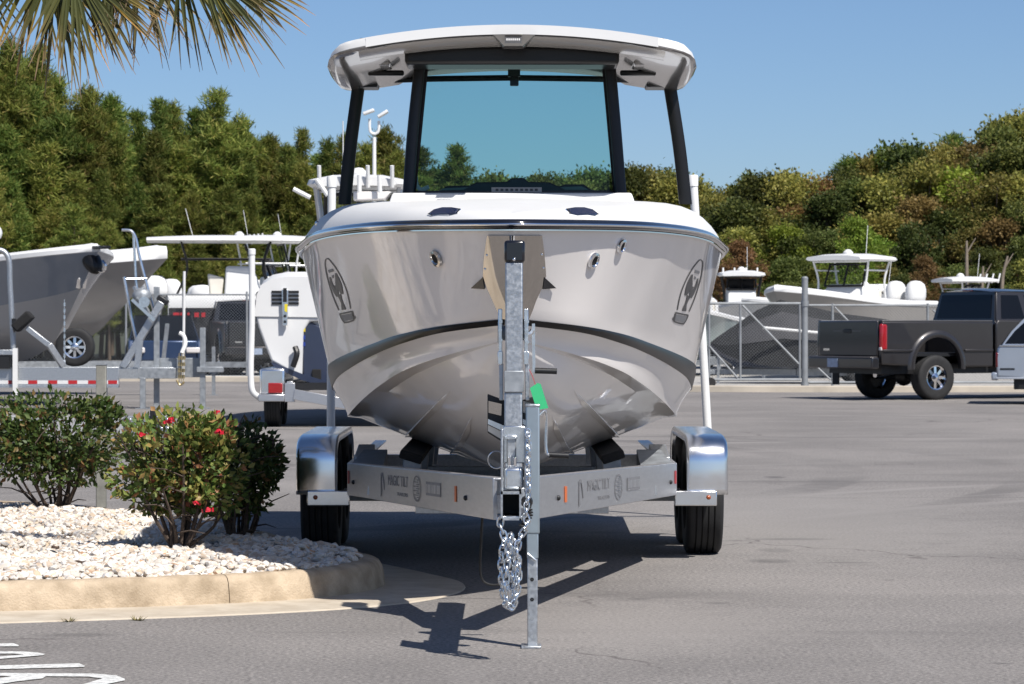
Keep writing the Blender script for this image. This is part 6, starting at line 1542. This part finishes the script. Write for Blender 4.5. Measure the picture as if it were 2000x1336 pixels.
slab((380, 728), (432, 717), .3, .5).obj('coupler', galvdull, t, bev=.01)
for px, yt, dy in ((279, 738, .2), (306, 560, .5), (396, 640, .4)):
    g = P(px, 700, Y + dy); m = MB().lohi((g.x - .045, g.y - .04, .01), (g.x + .045, g.y + .04, P(px, yt, Y + dy).z)); j_ = m.obj('jack', galvdull, t, bev=.006)
    MB().lohi((g.x - .12, g.y - .1, 0), (g.x + .12, g.y + .1, .012)).obj('jack_foot', galvdull, j_)
for x in (-150, 205):
    g = q(x, 757); MB().lohi((g.x - .03, g.y + .02, .02), (g.x + .03, g.y + .1, g.z)).obj('support_leg', galvdull, t)
wheel(t, q(147, 678, .62), .32, .23, 'Y', .185, alupol, outer=-1, spokes=8, name='spare_wheel')
MB().bar(q(124, 716, .05), q(95, 672, -.05), .10, .10).obj('bunk_arm', galv, t, bev=.01); MB().bar(q(96, 674, -.05), q(52, 640, -.05), .09, .09).obj('bunk_arm', galv, t, bev=.01)
MB().box(q(45, 628, -.05), (.36, .3, .16), Matrix.Rotation(-.75, 3, 'Y')).obj('bunk_pad', carpet, t, bev=.03)
MB().bar(q(240, 718, .35), q(316, 590, .35), .14, .12).obj('winch_mast', galv, t, bev=.01); MB().box(q(318, 586, .35), (.2, .14, .1), Matrix.Rotation(.6, 3, 'Y')).obj('mast_cap', blackplas, t, bev=.02)
MB().bar(q(268, 718, .3), q(274, 660, .3), .10, .08).obj('mast_brace', galv, t)
MB().bar(q(262, 560, .5), q(298, 625, .3), .05, .05).obj('mast_brace', galv, t)
MB().ell(q(277, 578, .35), (.16, .12, .14)).obj('winch_drum', galvdull, t); MB().lathe([(.001, -.04), (.09, -.04), (.09, .04), (.001, .04)], q(282, 590, .22), 'Y', 14).obj('winch_gear', zinc, t)
MB().bar(q(258, 585, .2), q(302, 626, .2), .05, .05).obj('winch_handle', zinc, t)
ld = MB(); ld.tube(crom([q(238, 449, .6), q(256, 451, .6), q(264, 462, .6), q(272, 500, .6), q(304, 622, .6)], 5), .024, 8); lo_ = ld.obj('ladder_rail', zinc, t)
MB().tube([q(261, 456, .6), q(265, 548, .6), q(272, 600, .6)], .022, 8).obj('ladder_rail', zinc, t); MB().tube([q(242, 541, .45), q(256, 620, .45), q(274, 700, .45)], .026, 8).obj('ladder_rail', zinc, t)
for y_ in (545,): MB().tube([q(246, y_, .5), q(286, y_ - 1, .6)], .015, 6).obj('ladder_step', zinc, t)
MB().tube(crom([q(-30, 488), q(5, 490), q(16, 503), q(20, 560), q(27, 700), q(29, 760)], 6), .045, 12).obj('guide_pole', galv, t); slab((24, 632), (31, 622), -.06, .06).obj('pole_clamp', blackplas, t)
slab((27, 775), (36, 680), -.12, -.04).obj('fender_post', pvc, t); slab((-60, 693), (27, 683), -.12, -.04).obj('fender_rail', galv, t, bev=.005)
slab((-60, 720), (20, 694), -.1, .3).obj('fender_panel', blackplas, t)
def dchain(parent, a, b, mt, w=.02):
    m = MB(); L_ = (b - a).length; n = int(L_ / .05); d = (b - a).normalized()
    for i in range(n):
        c = a + d * (i + .5) * L_ / n; m.box(c, (w if i % 2 else .008, .008 if i % 2 else w, L_ / n * 1.15))
    return m.obj('chain', mt, parent, smooth=0)
dchain(t, q(126, 585, .1), q(126, 716, .1), zinc, .03)
gold = mat('brass_chain', (.45, .36, .2), .4, .8, var=.3, vscale=20)
for dx in (-5, 0, 5): dchain(t, q(355 + dx, 690, .2), q(354 + dx * .8, 745, .2), gold, .045)
MB().tube(crom([q(345, 742, .2), q(352, 752, .2), q(360, 746, .2)], 4), .02, 6).obj('chain_hook', gold, t)
MB().tube(crom([q(355, 690, .2), q(362, 670, .25), q(358, 655, .3), q(350, 650, .3)], 4), .035, 8).obj('safety_cable', pvc, t)
MB().tube([q(358, 735, .45), q(360, 530, .45)], .022, 8).obj('marker_rod', pvc, t)
# ================================================================== second trailer tongue behind the shrubs
Y = 29.0; t = thing('trailer_tongue', 'pale trailer tongue with bolted grey plate behind the rose shrubs', 'trailer', (fx(200, Y), Y, 0))
slab((-200, 850), (244, 812), 0, .09).obj('tongue_beam', mat('painted_alu', (.5, .5, .5), .5, .3, var=.05), t, bev=.005)
pl2 = slab((243, 850), (338, 813), -.02, .11).obj('hinge_plate', galvdull, t, bev=.004)
for px in (254, 266, 315, 327):
    for py in (820, 836): MB().ell(P(px, py, Y - .03), (.016, .01, .012), 10, 6).obj('plate_bolt', zinc, pl2)
slab((294, 852), (306, 800), -.06, .1).obj('latch', blackplas, t, bev=.01); MB().tube(crom([P(306, 806, Y - .05), P(316, 812, Y - .06), P(313, 824, Y - .05)], 4), .012, 6).obj('latch_pin', zinc, t)
g = P(300, 850, Y); MB().lohi((g.x - .03, Y, 0), (g.x + .03, Y + .06, g.z)).obj('jack_leg', galvdull, t); g = P(-120, 850, Y); MB().lohi((g.x - .03, Y, 0), (g.x + .03, Y + .06, g.z)).obj('support_leg', galvdull, t)

# ================================================================== boat seen from astern beside the grey boat
Ys = 41.6; Xs = fx(684, Ys); L = 7.4; rz = R(90)
sb = yard_boat('stern_on_boat', 'white boat seen from the stern with black louvred vents and boarding ladder', (Xs, Ys, 0), rz, L, 2.62, .72, 1.0, gelwhite, band=.16, top=(2.2, 1.4, 1.42, 3.36), console=(2.2, .55, .65), frame=alu, trailer_=False)
def pb(px, py, dy=0):  # photo point at the stern plane -> boat axes
    p = P(px, py, Ys + dy); return Vector((p.y - Ys, -(p.x - Xs), p.z))
# rounded quarter of the transom
prf = [(500, 612), (503, 575), (512, 556), (530, 546), (560, 541), (600, 541), (632, 548)]
low = [(500, 612), (506, 640), (517, 670), (531, 705), (560, 722), (591, 735), (594, 645), (606, 628), (634, 628), (634, 612)]
m = MB(); m.prism([pb(*a) for a in low], (-.10, 0, 0), (.1, 0, 0)); m.obj('transom', gelwhite, sb, bev=.03, seg=3)
m = MB(); rr = []
for dx, k_ in ((-.12, 1.0), (-.02, 1.0), (.25, .97), (.7, .93), (1.3, .88)):
    rr.append([pb(x, 612 + (y_ - 612) * (1.0 + .15 * (dx > .1)), 0) + Vector((dx, 0, 0)) for x, y_ in [(499, 618), (499, 610)] + prf[1:] + [(640, 620)]])
m.grid(rr); m.f.append(tuple(range(len(rr[0])))); m.obj('quarter_moulding', gelwhite, sb, smooth=40)
for i, py in enumerate((568, 575.5, 583, 590.5)):
    for x0, x1 in ((532, 552), (565, 585)):
        MB().prism([pb(x0, py), pb(x1, py), pb(x1, py + 4.6), pb(x0, py + 4.6)], (-.135, 0, 0), (-.10, 0, 0)).obj('vent_slat', blackplas, sb, smooth=0)
la = MB().prism([pb(552, 566), pb(565, 566), pb(563, 636), pb(554, 636)], (-.19, 0, 0), (-.13, 0, 0)).obj('boarding_ladder', zinc, sb, bev=.005)
MB().prism([pb(555, 563), pb(562, 563), pb(562, 590), pb(555, 590)], (-.21, 0, 0), (-.18, 0, 0)).obj('ladder_strap', blackplas, la); MB().prism([pb(558, 594), pb(564, 594), pb(563, 610), pb(558, 608)], (-.21, 0, 0), (-.18, 0, 0)).obj('ladder_clip', yellow_m, la)
for py in (615, 626): MB().prism([pb(556, py), pb(561, py), pb(561, py + 5), pb(556, py + 5)], (-.195, 0, 0), (-.185, 0, 0)).obj('ladder_slot', blackplas, la)
nv = MB().prism([pb(588, 618), pb(630, 640), pb(700, 640), pb(700, 760), pb(640, 750), pb(592, 735)], (-.06, 0, 0), (.1, 0, 0)).obj('transom_well_shade', navy_m, sb, bev=.02)  # navy panel: the shade of the recessed outboard well put into its colour
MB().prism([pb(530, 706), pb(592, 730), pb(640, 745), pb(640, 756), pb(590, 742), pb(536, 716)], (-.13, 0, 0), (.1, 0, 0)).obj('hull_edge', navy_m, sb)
MB().tube(crom([pb(578, 678) + Vector((-.16, 0, 0)), pb(582, 690) + Vector((-.2, 0, 0)), pb(574, 716) + Vector((-.18, 0, 0))], 4), .04, 8).obj('trim_tab', blackplas, sb)
for py in (640, 655, 668): MB().prism([pb(592, py), pb(597, py), pb(597, py + 8), pb(592, py + 8)], (-.08, 0, 0), (-.05, 0, 0)).obj('gauge_mark', yellow_m if py == 640 else mat('blue_mark', (.02, .05, .3), .3), nv)
# rod holders spread along the top
tt = [o for o in sb.children if o.name.startswith('t_top')][0]
for x0, y0, x1, y1 in ((573, 369, 606, 386), (618, 350, 640, 382), (702, 342, 702, 376), (741, 342, 742, 376)):
    MB().tube([pb(x0, y0, 1.3) + Vector((1.3 - 1.3, 0, 0)), pb(x1, y1, 1.3)], .032, 8).obj('rod_holder', pvc, tt)
MB().prism([pb(690, 374, 1.4), pb(764, 374, 1.4), pb(752, 390, 1.4), pb(690, 392, 1.4)], (0, 0, 0), (.5, 0, 0)).obj('electronics_box', gelcoat, tt, bev=.02)
# its trailer
t = thing('tandem_trailer', 'white and silver trailer with red tail lamp under the stern-on boat', 'trailer', (Xs, Ys, 0)); Y = Ys - .3
slab((507, 770), (556, 720), .0, 1.7).obj('fender', alupol, t, bev=.03, seg=3)
slab((524, 768), (552, 748), -.03, .0).obj('tail_lamp', red_m, t, bev=.01); slab((505, 784), (556, 770), -.06, .3).obj('fender_step', alu, t, bev=.01)
for dy in (.45, 1.3): wheel(t, (fx(529, Y), Y + dy, .33), .33, .22, 'X', .19, alu, outer=-1, spokes=6); wheel(t, (2 * Xs - fx(529, Y), Y + dy, .33), .33, .22, 'X', .19, alu, outer=1, spokes=6)
slab((556, 785), (576, 748), -.02, .06).obj('beam_end', alu, t, bev=.005)
MB().lohi((fx(560, Y), Y, .42), (fx(560, Y) + .08, Y + 6.5, .62)).obj('side_beam', alu, t, bev=.005); MB().lohi((2 * Xs - fx(560, Y) - .08, Y, .42), (2 * Xs - fx(560, Y), Y + 6.5, .62)).obj('side_beam', alu, t, bev=.005)
MB().bar(P(574, 770, Y), (Xs, Y, P(574, 790, Y).z), .08, .14).obj('rear_crossmember', alu, t, bev=.005)
MB().lohi((fx(575, Y), Y + .1, .50), (2 * Xs - fx(575, Y), Y + .9, .60)).obj('cross_plate', blackplas, t)
for sx in (-1, 1): MB().lohi((Xs + sx * .45 - .06, Y + .2, .60), (Xs + sx * .45 + .06, Y + 5.5, .78)).obj('bunk', carpet, t, bev=.01)
MB().lohi((Xs - .05, Y + .5, .45), (Xs + .05, Y + 8.2, .58)).obj('tongue', alu, t); MB().lohi((Xs - .04, Y + 8.0, 0), (Xs + .04, Y + 8.08, .6)).obj('jack', galvdull, t)
MB().tube(crom([P(492, 490, Y), P(492, 620, Y), P(490, 740, Y), P(494, 766, Y), P(508, 778, Y + .05)], 6), .042, 12).obj('guide_post', pvc, t)
MB().lathe([(.001, .03), (.04, .03), (.05, .02), (.05, -.05), (.042, -.05)], P(492, 490, Y), 'Z', 14).obj('post_cap', pvc, t)
